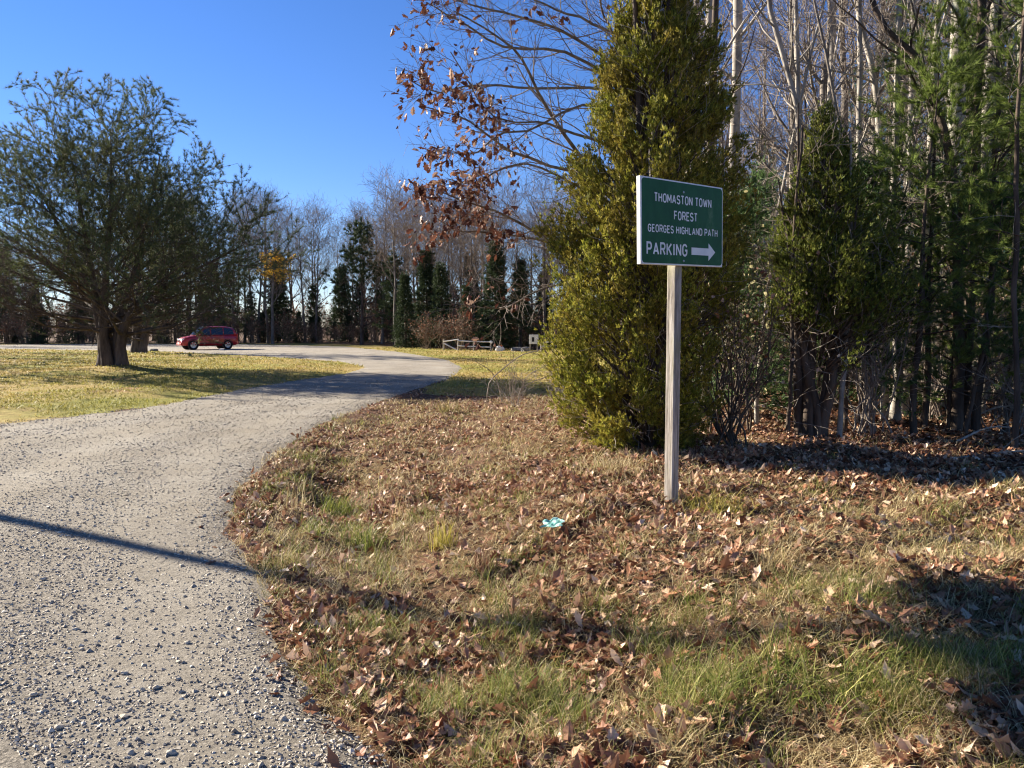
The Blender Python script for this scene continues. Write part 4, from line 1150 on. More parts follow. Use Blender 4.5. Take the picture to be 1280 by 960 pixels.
PG = None
pine_tree('pine_tree', 'wide dark pine rising above the far spruces left of the fence', None, (-14.6, 74.5, z1(-14.6, 74.5)), [[(0, 0, -.2), (.1, 0, 5), (0, 0, 10.2)]], 10, 201, 22, 3.4, 5, 8, .34, .05, .3, rbase=.2, dead=False, mat='spruce', flatb=.5)

# yellow leaved tree of the far line
def yl(Q2, Q3, rg):
    tipz = Q3[:, -1, 2]
    sel = (Q3[:, -1, 0] > -1.3) & (Q3[:, -1, 0] < 2.3) & (tipz > 6.9 + .4 * np.sin(5 * Q3[:, -1, 0])) & (tipz < 9.2)
    p, d = along(Q3[sel], 12, .1, 1, rg)
    p = p + rg.normal(0, .12, p.shape)
    n = len(p)
    V, q = lobed(p, nrm(rg.normal(0, 1, (n, 3)) + np.array([0, 0, -.5])), nrm(rg.normal(0, 1, (n, 3))), .19 * (.7 + .6 * rg.random(n)), rg.normal(0, .2, n), rg.normal(0, .3, n), rg, True)
    mb = MB(); mb.add(V, q); return mb.obj('leaves', M['yellow_leaf'], None)
bare_tree('bare_tree', 'tree in the far line still holding a bunch of golden yellow leaves', None, (-24.3, 78.0, z1(-24.3, 78.0)), 13, .17, 131, (.6, 0), 16, 7, 5, rtw=.012, k0=6, crown_at=.3, spread=.24, leaves=yl)

# far shrubs and brush at the foot of the line
def shrub(name, label, group, loc, h, seed, n0=14, bark='twig', rtw=.004, leaves=None, cat='shrub', spread=.55, n2=5, n3=4, lf_mat='oak_leaf', lf=0, lfs=.05):
    rg = np.random.default_rng(seed)
    root = thing(name, label, cat, loc, 0, group)
    a = rg.random(n0) * 6.283; o = spread * rg.random(n0) * h
    P = np.stack([line((rg.normal(0, .06) * h, rg.normal(0, .06) * h, -.05), (o[i] * math.cos(a[i]), o[i] * math.sin(a[i]), h * (.6 + .45 * rg.random())), 8, .03 * h, rg) for i in range(n0)])
    Rr = np.tile(np.maximum(.012 * h * (1 - .8 * np.linspace(0, 1, 8)), rtw), (n0, 1)) * 0.6
    m1 = MB(); m1.tubes(P, Rr, 5)
    m1.obj('stems', M[bark], root, True)
    Q, RQ, _, _ = grow(P, Rr, n2, .25, 1, h * .34, .7, 5, .04, .13, .6, 9, rtw, .4, 0, rg)
    Q2, R2, _, _ = grow(Q, RQ, n3, .2, 1, h * .16, .7, 4, .02, .14, .6, 9, rtw * .7, .5, 0, rg)
    m2 = MB(); m2.tubes(Q, RQ, 3); m2.tubes(Q2, R2, 3); m2.obj('twigs', M[bark], root)
    if lf:
        p, d = along(Q2, lf, .3, 1, rg); n = len(p)
        V, q = lobed(p, nrm(d + rg.normal(0, .7, (n, 3))), nrm(rg.normal(0, 1, (n, 3))), lfs * (.6 + .8 * rg.random(n)), rg.normal(0, .2, n), rg.normal(0, .3, n), rg, True)
        m3 = MB(); m3.add(V, q); m3.obj('leaves', M[lf_mat], root)
    return root
BSH = 'twiggy brush at the foot of the far trees'
brush_p = [shrub('brush_shrub', 'twiggy grey brown brush at the foot of the far trees', BSH, (0, 0, 0), 2.6, 140 + k, 16, 'twig_far', .011, n2=6, n3=4, lf=1, lfs=.12) for k in range(2)]
brush_p[0]['_base'] = 'grey brown brush'
j = 0
for x in np.arange(-64, -7, 1.7):
    place(brush_p, j, x, 78.2 + rg.normal(0, .8) + .12 * (x + 30), .6 + .6 * rg.random()); j += 1
for x in np.arange(-90, 0, 1.9):
    place(brush_p, j, x, 98 + rg.normal(0, 1.5) + .12 * (x + 30), 1.3 + .6 * rg.random()); j += 1
for x in np.arange(-14, 24, 1.9):
    place(brush_p, j, x, 80 + rg.normal(0, 1.0), 1.3 + .6 * rg.random()); j += 1
for x in np.arange(-6.5, 16, 1.4):
    place(brush_p, j, x, 57.5 + rg.normal(0, 1.0) + (.9 if x < 2 else -2.5), .5 + .5 * rg.random()); j += 1

# --- the big pine on the lawn and its neighbours
zb = z1(-14.05, 27.0)
stems = [[(-.32, 0, -.2), (-.42, .05, 1.6), (-.9, .1, 5), (-1.5, .2, 9.3)],
         [(-.08, -.12, -.2), (-.05, -.16, 1.6), (.35, -.3, 5), (.7, -.2, 9.6)],
         [(.18, .08, -.2), (.24, .16, 1.6), (.95, .3, 4.4), (1.9, .3, 8.4)],
         [(.28, -.05, -.2), (.46, -.1, 1.5), (1.7, -.2, 3.1), (4.9, -.4, 4.9)],
         [(-.26, .2, -.2), (-.4, .3, 1.8), (-1.5, .6, 4.6), (-2.9, .8, 7.6)]]
pine_tree('pine_tree', 'large multi stemmed pine with dead lower limbs standing on the lawn', None, (-14.05, 27.0, zb - .05), [[(a * 1.0, b, c * .87) for a, b, c in q_] for q_ in stems], 11, 211, 19, 4.4, 12, 8, .13, .009, .40, rbase=.23, n2=10, n3=5, pang=1.6, env=((-.1, .1, 5.2), (4.0, 4.0, 4.7)), tip=.25, upb=.03, spread=1.0, flatb=.7, t_low=.25)
st2 = [[(0, 0, -.2), (0, .1, 3), (.2, .2, 7), (.3, .1, 11.5)], [(.3, .1, -.2), (.7, .1, 2), (1.5, .1, 4.6), (2.3, 0, 9)]]
pine_tree('pine_tree', 'farther pine half hidden behind the big pine left of the red car', None, (-24.2, 49.5, z1(-24.2, 49.5)), st2, 11.5, 212, 16, 4.0, 5, 8, .24, .028, .24, rbase=.3)
for k, (x, y) in enumerate([(-33, 38), (-40, 47), (-29, 30.5), (-46, 56)]):
    pine_tree('pine_tree', ['pine left of the frame whose shadow falls across the lawn', 'second pine left of the frame on the lawn', 'nearest pine left of the frame beyond the big pine', 'farthest pine left of the frame by the lot'][k], None, (x, y, z1(x, y)), st2, 11.5, 213 + k, 10, 3.6, 3, 6, .26, .04, .2, rbase=.28, n2=5, n3=3, dead=False)

# ------------------------------------------------------------------ the tall evergreen (arborvitae) behind the sign
def sprays(P, D, n_leaf, L, w, rg, fan=0.9):
    """flat fans of narrow scale leaflets: kites"""
    T = len(P)
    Nn = nrm(rg.normal(0, 1, (T, 3))); S = nrm(np.cross(Nn, D))
    a = np.linspace(-fan, fan, n_leaf)[None] + rg.normal(0, .12, (T, n_leaf))
    off = (np.abs(np.linspace(-1, 1, n_leaf)))[None]
    d = np.cos(a)[..., None] * D[:, None] + np.sin(a)[..., None] * S[:, None]
    d = nrm(d + rg.normal(0, .16, d.shape))
    b = P[:, None] + D[:, None] * (L * .35 * (1 - off))[..., None] * rg.random((T, n_leaf, 1))
    LL = (L * (1 - .35 * off) * (.75 + .5 * rg.random((T, n_leaf))))[..., None]
    sd_ = nrm(np.cross(Nn[:, None] + rg.normal(0, .35, d.shape), d)) * w / 2
    m = b + d * LL * .55
    V = np.stack([b, m - sd_, b + d * LL, m + sd_], 2).reshape(-1, 3)
    return V, np.arange(len(V)).reshape(-1, 4)

def arborvitae(label, loc, prof, boughs, per, L, w, seed, n_leaf=7, ymul=0.9, bare=None, trunks=4, mat='arbor'):
    """prof: list of (z, half width left, half width right)"""
    rg = np.random.default_rng(seed)
    root = thing('arborvitae', label, 'evergreen', loc, 0)
    pz = np.array([q_[0] for q_ in prof]); pl = np.array([q_[1] for q_ in prof]); pr = np.array([q_[2] for q_ in prof])
    H = pz[-1]
    mt = MB()
    P = np.stack([line((rg.normal(0, .12), rg.normal(0, .1), -.1), (rg.normal(0, .22), rg.normal(0, .2), H * (.72 + .28 * rg.random())), 10, .02, rg) for _ in range(trunks)])
    Rr = np.tile(.07 * (1 - .9 * np.linspace(0, 1, 10)), (trunks, 1))
    mt.tubes(P, Rr, 7); mt.obj('trunk', M['bark_dark'], root, True)
    # boughs reach from the stems to the uneven outer surface, pointing up and out
    wgt = np.interp(np.linspace(pz[0], H, 200), pz, pl + pr); cw = np.cumsum(wgt); cw /= cw[-1]
    z = np.interp(rg.random(boughs), cw, np.linspace(pz[0], H, 200))
    az = rg.random(boughs) * 6.283
    ca, sa = np.cos(az), np.sin(az)
    hw = np.where(ca < 0, np.interp(z, pz, pl), np.interp(z, pz, pr))
    lump = 1 + .07 * np.sin(3 * az + 2.1 * z) + .08 * np.sin(5 * az - 3.3 * z + 1) + .09 * np.sin(4 * az + 6.5 * z)
    rad = hw * lump * (.80 + .26 * rg.random(boughs))
    inner = rg.random(boughs) < .25; rad = np.where(inner, rad * (.4 + .4 * rg.random(boughs)), rad)
    tip = np.stack([rad * ca, rad * sa * ymul, z], 1)
    if bare is not None:
        keep = ~bare(tip[:, 0], tip[:, 1], tip[:, 2], rg); tip = tip[keep]; az = az[keep]; rad = rad[keep]; ca, sa = ca[keep], sa[keep]
    n = len(tip)
    base = np.stack([.15 * ca, .15 * sa, np.maximum(tip[:, 2] - (.25 + .5 * rad), .05)], 1)
    ctrl = base * .45 + tip * .55; ctrl[:, 2] -= .12 * rad
    t = np.linspace(0, 1, 7)[None, :, None]
    B = base[:, None] * (1 - t) ** 2 + 2 * ctrl[:, None] * t * (1 - t) + tip[:, None] * t * t
    mb = MB(); mb.tubes(B, np.tile(np.linspace(.012, .003, 7), (n, 1)), 3); mb.obj('boughs', M['bark_dark'], root)
    p, d = along(B, per, .62, 1.0, rg)
    d = nrm(d + np.array([0, 0, .55]) + rg.normal(0, .42, d.shape)); p = p + rg.normal(0, .045, p.shape)
    V, q = sprays(p, d, n_leaf, L, w, rg)
    mc = MB(); mc.add(V, q); mc.obj('crown', M[mat], root)
    # dry twigs inside and low down
    Q, RQ, _, _ = grow(B[:n // 3], np.tile(np.linspace(.010, .003, 7), (n // 3, 1)), 5, .15, .9, .34, .8, 5, .02, .14, .6, 9, .0022, .4, 0, rg)
    mb = MB(); mb.tubes(Q, RQ, 3); mb.obj('dry_twigs', M['dead'], root)
    return root

AX, AY = 1.52, 8.35
def bare_low(x, y, z, rg):
    k = sm((x - .25) / .5) * sm((2.3 - z) / 1.2)
    return rg.random(len(x)) < .88 * k
arborvitae('tall olive green evergreen shrub standing right behind the sign', (AX, AY, z1(AX, AY) - .02),
           [(.12, .70, .60), (.45, 1.0, .8), (1.3, 1.16, .98), (2.2, 1.10, 1.06), (2.9, .98, 1.0), (3.5, .80, .88), (4.1, .58, .66), (4.8, .37, .42), (5.5, .24, .27), (6.3, .08, .1), (6.9, .02, .02)],
           1000, 50, .052, .0115, 301, 7, .9, bare_low, 5)
AX2, AY2 = 3.62, 9.1
def bare2(x, y, z, rg):
    return rg.random(len(x)) < .9 * sm((1.75 - z) / .5)
arborvitae('smaller pointed evergreen with bare lower stems right of the sign', (AX2, AY2, z1(AX2, AY2) - .02),
           [(1.0, .48, .85), (1.6, .56, 1.0), (2.2, .50, .86), (2.9, .36, .46), (3.4, .19, .22), (3.9, .03, .04)], 640, 34, .052, .0115, 302, 7, .9, bare2, 6, 'arbor_green')

# ------------------------------------------------------------------ oak with brown leaves behind the evergreen
oak = thing('oak_tree', 'oak leaning out from behind the evergreen with brown leaves on bare branches', 'tree', (.30, 0, 0))
LIMBS = [
 ([(1.42, 11.2, 5.06), (0.54, 10.65, 5.47), (-0.2, 10.1, 5.52), (-0.77, 9.55, 5.46), (-1.13, 9.0, 5.41)], .028, 1.0),
 ([(1.42, 11.2, 4.92), (0.43, 10.65, 5.28), (-0.41, 10.1, 5.19), (-0.96, 9.55, 5.26), (-1.27, 9.0, 5.24)], .028, 1.2),
 ([(1.42, 11.2, 5.0), (1.08, 10.47, 5.3), (0.75, 9.73, 5.51), (0.54, 9.0, 5.83)], .034, .15),
 ([(1.53, 11.2, 5.28), (1.1, 10.1, 5.47), (0.86, 9.0, 5.83)], .03, .15),
 ([(1.09, 11.2, 3.72), (0.22, 10.65, 4.57), (-0.18, 10.1, 5.05), (-0.5, 9.55, 5.18), (-0.95, 9.0, 5.24)], .036, .35),
 ([(1.2, 11.2, 3.75), (0.5, 10.76, 3.73), (-0.21, 10.32, 3.87), (-0.52, 9.88, 3.93), (-0.91, 9.44, 4.08), (-1.32, 9.0, 4.07)], .030, 2.2),
 ([(1.14, 11.2, 4.89), (0.11, 10.65, 4.76), (-0.62, 10.1, 4.65), (-1.07, 9.55, 4.41), (-1.35, 9.0, 4.42)], .024, 2.4),
 ([(1.1, 11.2, 2.52), (0.55, 10.76, 2.75), (0.0, 10.32, 2.83), (-0.46, 9.88, 3.0), (-0.87, 9.44, 3.1), (-1.22, 9.0, 3.17)], .034, 3.4),
 ([(1.15, 11.2, 3.55), (0.55, 10.76, 3.62), (0.0, 10.32, 3.76), (-0.4, 9.88, 3.64), (-0.77, 9.44, 3.36), (-1.11, 9.0, 3.33)], .022, 3.4),
 ([(1.1, 11.2, 2.35), (0.44, 10.76, 2.68), (-0.11, 10.32, 2.78), (-0.56, 9.88, 2.78), (-0.92, 9.44, 2.75), (-1.11, 9.0, 2.85)], .022, 2.6),
 ([(1.1, 11.2, 2.41), (0.44, 10.65, 2.24), (0.0, 10.1, 2.12), (-0.4, 9.55, 1.92), (-0.69, 9.0, 1.93)], .018, .9),
 ([(1.43, 11.2, 4.67), (0.66, 10.76, 4.66), (0.0, 10.32, 4.22), (-0.4, 9.88, 4.06), (-0.77, 9.44, 3.72), (-1.03, 9.0, 3.66)], .026, 1.6),
 ([(1.47, 11.2, 5.56), (0.63, 10.47, 5.61), (0.0, 9.73, 5.51), (-0.36, 9.0, 5.48)], .026, .5),
 ([(1.26, 11.2, 4.11), (0.55, 10.76, 4.28), (0.11, 10.32, 4.33), (-0.3, 9.88, 4.21), (-0.62, 9.44, 4.24), (-1.0, 9.0, 4.78)], .024, .9),
]
rg = np.random.default_rng(401)
tz = z1(2.0, 11.5)
mt = MB(); mt.tubes(resample([(2.1, 11.6, tz - .2), (1.95, 11.5, 2.5), (1.75, 11.35, 5), (1.7, 11.3, 8), (1.8, 11.4, 11)], 14)[None], np.linspace(.17, .05, 14)[None], 9)
tp = lambda z: np.interp(z, [tz, 2.5, 5, 8, 11], [2.1, 1.95, 1.75, 1.7, 1.8])
ml = MB(); mw = MB(); lp, ld = [], []
for pts, r0, lf in LIMBS:
    z0 = max(pts[0][2] - .35 - .3 * rg.random(), .8)
    P = resample([(tp(z0), 11.42, z0)] + pts, 16)
    P = P + np.cumsum(rg.normal(0, .012, P.shape), 0)
    Rr = np.linspace(r0, .006, 16)
    ml.tubes(P[None], Rr[None], 6)
    Q, RQ, t1, _ = grow(P[None], Rr[None], 13, .2, 0.97, lambda t: 1.0 - .62 * t, .5, 7, .03, .08, .5, 9, .0042, .4, .45, rg)
    Q2, R2, _, p2 = grow(Q, RQ, 7, .2, 1, .30, .6, 5, .04, .12, .6, 9, .003, .5, .3, rg)
    Q3, R3, _, _ = grow(Q2, R2, 2, .3, 1, .15, .6, 4, .0, .12, .6, 9, .0022, .5, .3, rg)
    mw.tubes(Q, RQ, 4); mw.tubes(Q2, R2, 3); mw.tubes(Q3, R3, 3)
    tt = t1[p2]
    pr_ = np.clip((tt - .42) / .36, 0.03, 1) * min(lf / 2.8, 1.0)
    sel = rg.random(len(Q2)) < pr_
    if sel.any():
        p, d = along(Q2[sel], max(3, int(3 + .8 * lf)), .35, 1, rg); lp.append(p); ld.append(d)
mt.obj('trunk', M['bark_grey'], oak, True); ml.obj('limbs', M['bark_grey'], oak, True); mw.obj('twigs', M['twig'], oak)
p = np.concatenate(lp); d = np.concatenate(ld); n = len(p)
D = nrm(d * .4 + rg.normal(0, .5, (n, 3)) + np.array([0, 0, -.75]))
V, q = lobed(p + rg.normal(0, .03, p.shape), D, nrm(rg.normal(0, 1, (n, 3))), .088 * (.6 + .7 * rg.random(n)), rg.normal(.1, .35, n), rg.normal(.3, .5, n), rg)
mb = MB(); mb.add(V, q); mb.obj('leaves', M['oak_leaf'], oak)

# arching dead canes in front of the far lawn
rg = np.random.default_rng(17)
mb = MB()
cz = z1(0, 15.8)
for pts, r0 in (([(-.53, 15.8, cz), (-.45, 15.8, .50), (-.2, 15.8, .72), (.16, 15.8, 1.0), (.46, 15.8, 1.14), (.82, 15.8, 1.24), (1.18, 15.8, 1.27)], .011),
                ([(1.3, 15.7, .55), (.96, 15.8, .78), (.72, 15.8, 1.04), (.5, 15.8, 1.34)], .010), ([(1.5, 15.8, .72), (.99, 15.8, .64), (.66, 15.8, .55), (.25, 15.8, .40), (-.1, 15.8, cz)], .009),
                ([(-.2, 15.8, cz), (-.33, 15.8, .55), (-.56, 15.8, .80), (-.9, 15.7, .95)], .007), ([(.1, 15.6, cz), (.3, 15.6, .6), (.75, 15.6, .9), (1.0, 15.6, .8)], .007)):
    P = resample(pts, 14); P += np.cumsum(rg.normal(0, .008, P.shape), 0)
    mb.tubes(P[None], np.linspace(r0 * 1.3, r0 * .6, 14)[None], 4)
    Q, RQ, _, _ = grow(P[None], np.full((1, 14), r0), 5, .3, 1, .35, .7, 5, .0, .12, .6, 9, .004, .5, .2, rg)
    mb.tubes(Q, RQ, 3)
cn = mb.obj('dead_canes', M['twig']); tag(cn, 'arching dead canes left of the tall evergreen in front of the far fence', 'canes')
shrub('pale_shrub', 'low tangle of pale bare twigs in the shade left of the evergreen', None, (.05, 14.6, z1(.05, 14.6)), .75, 151, 14, 'dead', .004, spread=.9)
shrub('pale_shrub', 'second pale twiggy tangle against the foot of the evergreen', None, (.95, 14.0, z1(.95, 14.0)), .7, 152, 12, 'dead', .004, spread=.9)

# ------------------------------------------------------------------ the wood on the right: trunks one can tell apart
def trunk_tree(label, base, pts, r0, seed, bark, n1=10, blen=1.6, at=.35, dead=True, name='bare_tree', n2=5, n3=4, rtw=.0032, fork=None):
    """pts are points relative to the base (x, y, z)"""
    rg = np.random.default_rng(seed)
    x, y = base
    root = thing(name, label, 'tree', (x, y, z1(x, y)))
    P = resample([(0, 0, -.2)] + list(pts), 18); P[2:] += np.cumsum(rg.normal(0, .012, (16, 3)), 0)
    H = P[-1, 2]; r0 = r0 * .85
    Rr = r0 * (1 - .55 * np.linspace(0, 1, 18)); Rr[0] *= 1.4; Rr[1] *= 1.1
    Rr = Rr * (1 + .05 * rg.normal(0, 1, 18))
    mt = MB(); mt.tubes(P[None], Rr[None], 10)
    Q, RQ, _, _ = grow(P[None], Rr[None], n1, at, 1.0, blen, .85, 9, .035, .1, .42, .04, .006, .25, 0, rg)
    mt.tubes(Q, RQ, 5); mt.obj('trunk', M[bark], root, True)
    Q2, R2, _, _ = grow(Q, RQ, n2, .2, 1, blen * .5, .7, 7, .02, .12, .55, 9, rtw * 1.3, .35, 0, rg)
    Q3, R3, _, _ = grow(Q2, R2, n3, .2, 1, blen * .24, .7, 5, .01, .13, .6, 9, rtw, .45, 0, rg)
    mc = MB(); mc.tubes(Q2, R2, 4); mc.tubes(Q3, R3, 3); mc.obj('crown', M['twig'], root)
    # short dead snags on the lower bole
    Q, RQ, _, _ = grow(P[None], Rr[None] * .3, 12, .08, .5, .55, 1.3, 5, -.02, .15, .4, .012, .0035, .4, 0, rg)
    Q2, R2, _, _ = grow(Q, RQ, 3, .3, 1, .25, .8, 4, 0, .15, .6, 9, .002, .5, 0, rg)
    mb = MB(); mb.tubes(Q, RQ, 4); mb.tubes(Q2, R2, 3); tag(mb.obj('dead_snags', M['dead'], root), kind='stuff')
    return root

T = trunk_tree
T('left one of two pale smooth trunks rising above the tall evergreen', (3.3, 13), [(0, 0, 4), (-.05, 0, 8), (0, 0, 12)], .12, 501, 'bark_pale', 8, 1.8, .4)
T('right one of two pale smooth trunks rising above the tall evergreen', (3.72, 13.1), [(0, 0, 4), (.02, 0, 8), (.1, 0, 12)], .12, 502, 'bark_pale', 8, 1.8, .4)
T('slender straight pale stem rising from the small pointed evergreen', (4.05, 10.5), [(-.05, 0, 2.5), (-.25, 0, 4.6), (-.32, 0, 7.5)], .062, 503, 'bark_pale', 8, 1.3, .5)
T('pale stem leaning left with a long side limb above the small evergreen', (3.78, 10.0), [(-.05, 0, 2), (-.12, 0, 3.9), (-.55, 0, 5.6), (-.7, 0, 7.5)], .058, 504, 'bark_pale', 9, 1.6, .5)
T('pale stem leaning left over the young green pine', (5.15, 10.5), [(-.15, 0, 2), (-.3, 0, 4.2), (-.62, 0, 5.6), (-.95, 0, 7.4)], .062, 505, 'bark_pale', 9, 1.5, .5)
T('dark crooked trunk bending up and left across the young pine', (5.55, 9.5), [(-.05, 0, 1.6), (-.2, 0, 3.2), (-.6, 0, 4.4), (-1.15, 0, 5.0), (-1.5, 0, 6.2)], .075, 506, 'bark_dark', 8, 1.3, .45)
T('thick pale lichened trunk in the right of the wood', (6.75, 12), [(.02, 0, 4), (0, 0, 8), (.1, 0, 13)], .185, 507, 'bark_lichen', 8, 1.8, .35)
T('thin pale trunk just left of the thick lichened trunk', (6.62, 13), [(0, 0, 4), (-.02, 0, 9), (0, 0, 12)], .07, 508, 'bark_pale', 8, 1.4, .35)
T('pale grey trunk right of the thick lichened trunk', (7.35, 12.2), [(0, 0, 4), (.1, 0, 8), (.1, 0, 12)], .11, 509, 'bark_lichen', 8, 1.6, .35)
T('broad grey trunk second from the right edge', (7.8, 12), [(0, 0, 4), (-.1, 0, 8), (0, 0, 12)], .14, 510, 'bark_lichen', 8, 1.6, .35)
T('pale slanting trunk base, left of the pair at the edge of the shade', (4.85, 10.35), [(-.08, 0, 1), (-.2, 0, 2.5), (-.3, 0, 6)], .075, 511, 'bark_pale', 7, 1.2, .4)
T('pale trunk base, right of the pair at the edge of the shade', (5.18, 10.3), [(-.06, 0, 1), (-.14, 0, 2.4), (-.1, 0, 7)], .08, 512, 'bark_pale', 7, 1.2, .4)
T('pale leaning trunk close behind the pair of pale bases', (5.75, 11.3), [(.15, 0, 1.2), (.3, 0, 3), (.35, 0, 8)], .11, 513, 'bark_lichen', 7, 1.3, .4)
T('dark shaded trunk in front of the thick lichened trunk', (5.85, 9.9), [(.03, 0, 2), (0, 0, 5), (.05, 0, 9)], .09, 514, 'bark_dark', 8, 1.3, .3)
T('thin dark stem nearest the right edge of the photo', (5.28, 8.0), [(0, 0, 2), (-.03, 0, 4), (.05, 0, 7)], .035, 515, 'bark_dark', 8, 1.0, .35)
T('grey trunk behind the dark stem at the right edge', (8.6, 13), [(0, 0, 4), (.1, 0, 8), (0, 0, 12)], .10, 516, 'bark_lichen', 8, 1.5, .35)
T('dark upright trunk between the two evergreens', (2.95, 11.6), [(.02, 0, 3), (0, 0, 6), (.05, 0, 10)], .085, 517, 'bark_dark', 8, 1.4, .4)
T('tall pale trunk behind the lean of the crooked trunk', (5.9, 14.5), [(0, 0, 4), (.05, 0, 8), (0, 0, 13)], .10, 518, 'bark_pale', 8, 1.6, .35)
for k, (x, y, l) in enumerate([(3.25, 9.0, 'leftmost thin stem under the small evergreen'), (3.48, 9.25, 'second thin stem from the left under the small evergreen'), (3.86, 9.0, 'third thin pale stem under the small evergreen'), (4.1, 9.4, 'rightmost thin dark stem under the small evergreen')]):
    T(l, (x, y), [(.02, 0, 1), (.02 * (k - 1), 0, 2), (.05 * (1.5 - k), 0, 3.6)], .032 + .006 * (k == 2), 530 + k, 'bark_pale' if k == 2 else 'bark_dark', 6, .7, .3, n2=4, n3=3)

for k, (x, y, tx, h, l) in enumerate([(4.55, 9.9, -.9, 5.6, 'thin bare stem leaning left across the small evergreen'), (5.0, 10.9, 1.1, 6.2, 'thin pale stem leaning right through the young pines'), (6.3, 10.6, -1.2, 6.5, 'thin grey stem leaning left over the dark shaded trunk'),
                                 (3.3, 10.3, .8, 6.0, 'thin bent stem leaning right between the two evergreens'), (7.5, 10.8, -1.3, 6.4, 'thin pale stem leaning left near the right edge'), (6.9, 11.2, .7, 7.0, 'thin stem leaning right behind the broad grey trunk')]):
    T(l, (x, y), [(.05 * tx, 0, 1.2), (.3 * tx, 0, 3), (tx, 0, h)], .038, 560 + k, 'bark_pale' if k % 2 else 'bark_grey', 10, 1.2, .3, n2=6, n3=5)

# young white pines with long soft needles
def sapling(label, x, y, h, seed, blen=1.2, n1=30, r0=.04, start=.14, live=.0, group=None, mat='sapling_needle', tufts=8, K=15, L=.105, w=.0046):
    rg = np.random.default_rng(seed)
    root = thing('young_pine', label, 'tree', (x, y, z1(x, y)), 0, group)
    P = line((0, 0, -.1), (rg.normal(0, .15), rg.normal(0, .15), h), 12, .02, rg)[None]; Rr = (r0 * (1 - .85 * np.linspace(0, 1, 12)))[None]
    mt = MB(); mt.tubes(P, Rr, 7)
    Q, RQ, t1, _ = grow(P, Rr, n1, start, .99, lambda t: blen * np.clip(1.1 - t, .15, 1) ** .7, lambda t: 1.5 - .5 * t, 8, .03, .07, .35, .016, .004, .3, .3, rg)
    mt.tubes(Q, RQ, 4); mt.obj('trunk', M['bark_dark'], root, True)
    lv_ = t1 > live
    Q2, R2, _, _ = grow(Q, RQ, 7, .3, 1, blen * .34, .75, 5, .04, .08, .55, 9, .0026, .4, .35, rg)
    mb = MB(); mb.tubes(Q2, R2, 3); tag(mb.obj('branches', M['bark_dark'], root), kind='stuff')
    sel = np.repeat(lv_, 7)
    p, d = along(Q2[sel], tufts, .3, 1, rg); p2, d2 = along(Q[lv_], 5, .5, 1, rg)
    V, t = needles(np.concatenate([p, p2]), nrm(np.concatenate([d, d2]) + np.array([0, 0, .1])), K, L, w, .6, rg)
    mc = MB(); mc.add(V, None, t); mc.obj('crown', M[mat], root)
    return root
sapling('green young pine filling the space between the two pale leaning stems', 5.25, 9.7, 4.8, 607, 1.3, 36, .045, .3, .12)
sapling('soft green young pine in front of the broad grey trunk', 6.7, 9.0, 6.3, 608, 1.5, 38, .05, .4, .2)
sapling('bright green young pine with soft needles right of the small evergreen', 4.75, 9.0, 4.15, 601, 1.15, 34, .045, .3, .1)
sapling('taller young pine with green boughs in front of the thick trunk', 5.75, 9.4, 6.2, 602, 1.5, 40, .055, .3, .15)
sapling('young pine leaning in from beyond the right edge', 6.0, 8.1, 5.2, 603, 1.5, 34, .05, .3, .1)
sapling('young pine with drooping boughs high at the upper right corner', 6.9, 9.6, 7.6, 604, 1.7, 38, .06, .45, .3)
sapling('low green young pine filling the shade left of the dark trunk', 5.45, 9.6, 3.0, 609, 1.2, 32, .035, .1, .05)
sapling('low green young pine right of the dark shaded trunk', 6.25, 9.7, 3.3, 610, 1.3, 32, .035, .1, .05)
sapling('low green young pine under the broad grey trunk', 7.2, 10.3, 3.4, 611, 1.3, 32, .035, .1, .05)
sapling('small shaded young pine low among the trunks', 5.3, 8.9, 2.7, 605, 1.0, 26, .03, .2, .1, mat='hemlock')
sapling('dark low young pine at the right edge of the wood', 6.6, 9.2, 2.9, 606, 1.2, 28, .03, .2, .1, mat='hemlock')

# undergrowth
spruce('young_hemlock', 'dense dark hemlock filling the shade right of the small evergreen', None, (4.45, 9.75, z1(4.45, 9.75)), 3.3, 1.25, 681, 'hemlock', 90, .10, .011, 9, 9, .22, -.04, r0=.035)
spruce('young_hemlock', 'dark hemlock behind the gap between the two evergreens', None, (3.0, 10.6, z1(3.0, 10.6)), 3.0, 1.2, 684, 'hemlock', 70, .10, .011, 9, 9, .15, -.04, r0=.03)
shrub('bare_shrub', 'bare twiggy shrub in the shade right of the sign post', None, (2.35, 8.3, z1(2.35, 8.3)), 1.7, 611, 16, 'bark_dark', .0028, n2=6, n3=5, lf=1, lfs=.045, lf_mat='litter')
shrub('bare_shrub', 'bare shrub with a few pale leaves between the two evergreens', None, (2.75, 9.4, z1(2.75, 9.4)), 2.2, 612, 16, 'bark_dark', .0028, n2=6, n3=5, lf=1, lfs=.05, lf_mat='vine_leaf')
shrub('bare_shrub', 'thicket of thin upright stems under the small evergreen', None, (4.25, 9.2, z1(4.25, 9.2)), 1.9, 613, 22, 'twig', .0028, n2=5, n3=5, spread=.35)
shrub('bare_shrub', 'dark twiggy shrub at the foot of the trunks', None, (6.1, 9.4, z1(6.1, 9.4)), 1.5, 614, 18, 'twig', .0028, n2=6, n3=5)
shrub('bare_shrub', 'low twiggy shrub at the right edge', None, (7.0, 9.6, z1(7.0, 9.6)), 1.4, 615, 16, 'twig', .0028, n2=6, n3=5)
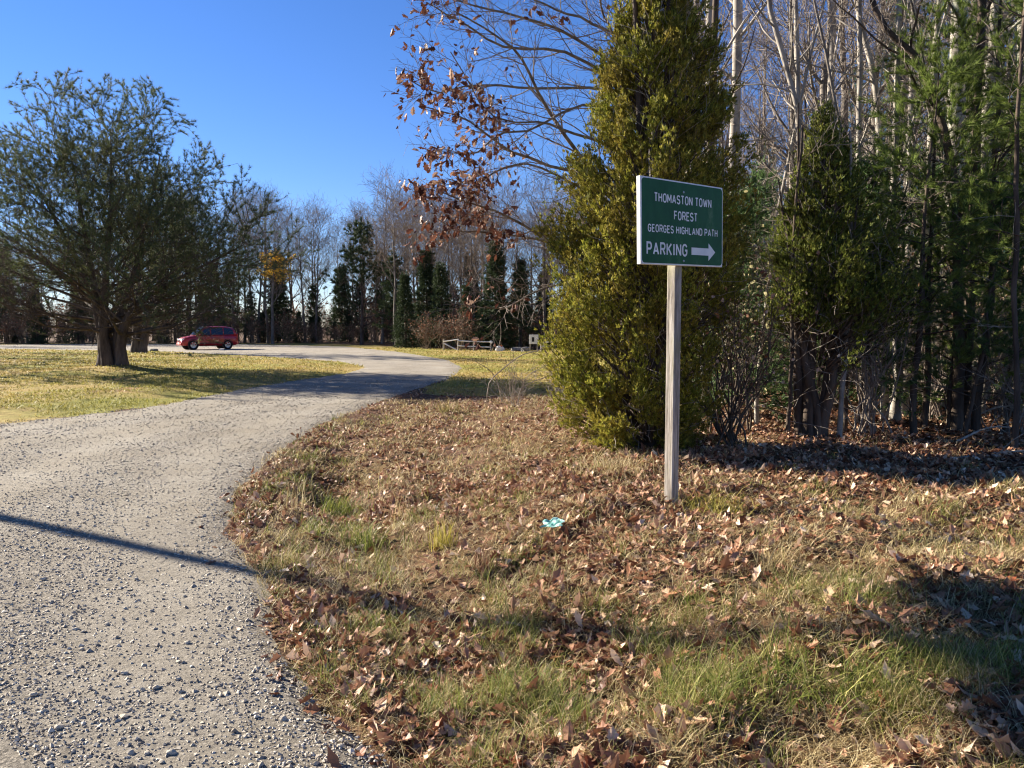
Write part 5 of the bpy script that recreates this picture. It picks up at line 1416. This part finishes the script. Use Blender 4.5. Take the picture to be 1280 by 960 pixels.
for k, (x0, y0, x1, y1, h, l) in enumerate([(4.9, 8.4, 5.9, 8.9, .14, 'pale dead stick lying at the edge of the shade'), (5.5, 9.6, 6.5, 9.3, .32, 'dead branch propped against the trunks at right'), (4.35, 7.6, 5.3, 7.3, .12, 'thin dead branch lying in front of the wood')]):
    P = resample([(x0, y0, z1(x0, y0) + .02), ((x0 + x1) / 2, (y0 + y1) / 2, z1(x0, y0) + h), (x1, y1, z1(x1, y1) + h)], 9)[None]
    mb = MB(); mb.tubes(P, np.linspace(.014, .006, 9)[None], 6); Q, RQ, _, _ = grow(P, np.full((1, 9), .01), 6, .3, 1, .4, .7, 5, .02, .1, .6, 9, .003, .4, 0, np.random.default_rng(k))
    mb.tubes(Q, RQ, 4); o = mb.obj('dead_branch', M['dead']); tag(o, l, 'branch')

# deeper wood: copies
WG, CG, HG, UG = 'bare trees deep in the wood', 'conifers deep in the wood', 'young hemlocks among the trunks', 'bare shrubs deep in the wood'
wb = [bare_tree('bare_tree', 'bare tree standing deep in the wood on the right', WG, (0, 0, 0), 11 + k, .11 + .02 * k, 640 + k, (.4 * (k - 1), .2), 15, 7, 5, 'bark_grey', 'twig', .22, .24, .006, 3, 8) for k in range(3)]
wc = [spruce('conifer_tree', 'conifer standing deep in the wood on the right', CG, (0, 0, 0), 10 + 1.5 * k, 1.9, 650 + k, 'hemlock' if k else 'spruce', 90, .20, .022, 8, 9, .18, -.03, gap=.35) for k in range(3)]
wh = [spruce('young_hemlock', 'young green hemlock between the trunks of the wood', HG, (0, 0, 0), 3.4, 1.2, 660 + k, 'hemlock', 60, .13, .014, 8, 7, .08, -.03, r0=.025) for k in range(2)]
wsb = [shrub('bare_shrub', 'bare undergrowth shrub deep in the wood', UG, (0, 0, 0), 1.8, 670 + k, 16, 'twig', .004, n2=6, n3=5, lf=1, lfs=.05, lf_mat='litter') for k in range(2)]
wb[0]['_base'], wc[0]['_base'], wh[0]['_base'], wsb[0]['_base'] = 'bare tree', 'conifer', 'young green hemlock', 'bare shrub'
rg = np.random.default_rng(88)
def scatter(protos, n, y0, y1, xa, xb, s0, s1, mind):
    pts = []; k = 0; tries = 0
    while len(pts) < n and tries < 4000:
        tries += 1
        y = y0 + (y1 - y0) * rg.random() ** 1.2
        x = y * (xa + (xb - xa) * rg.random())
        if any((x - a) ** 2 + (y - b) ** 2 < mind ** 2 for a, b in pts): continue
        pts.append((x, y)); place(protos, k, x, y, s0 + (s1 - s0) * rg.random()); k += 1
scatter(wb, 52, 13, 48, .18, .82, .85, 1.15, 1.1)
scatter(wc, 18, 18, 48, .16, .84, .7, 1.1, 2.0)
scatter(wh, 30, 12, 24, .26, .80, .7, 1.2, .8)
scatter(wsb, 44, 10.6, 30, .22, .80, .6, 1.2, .7)
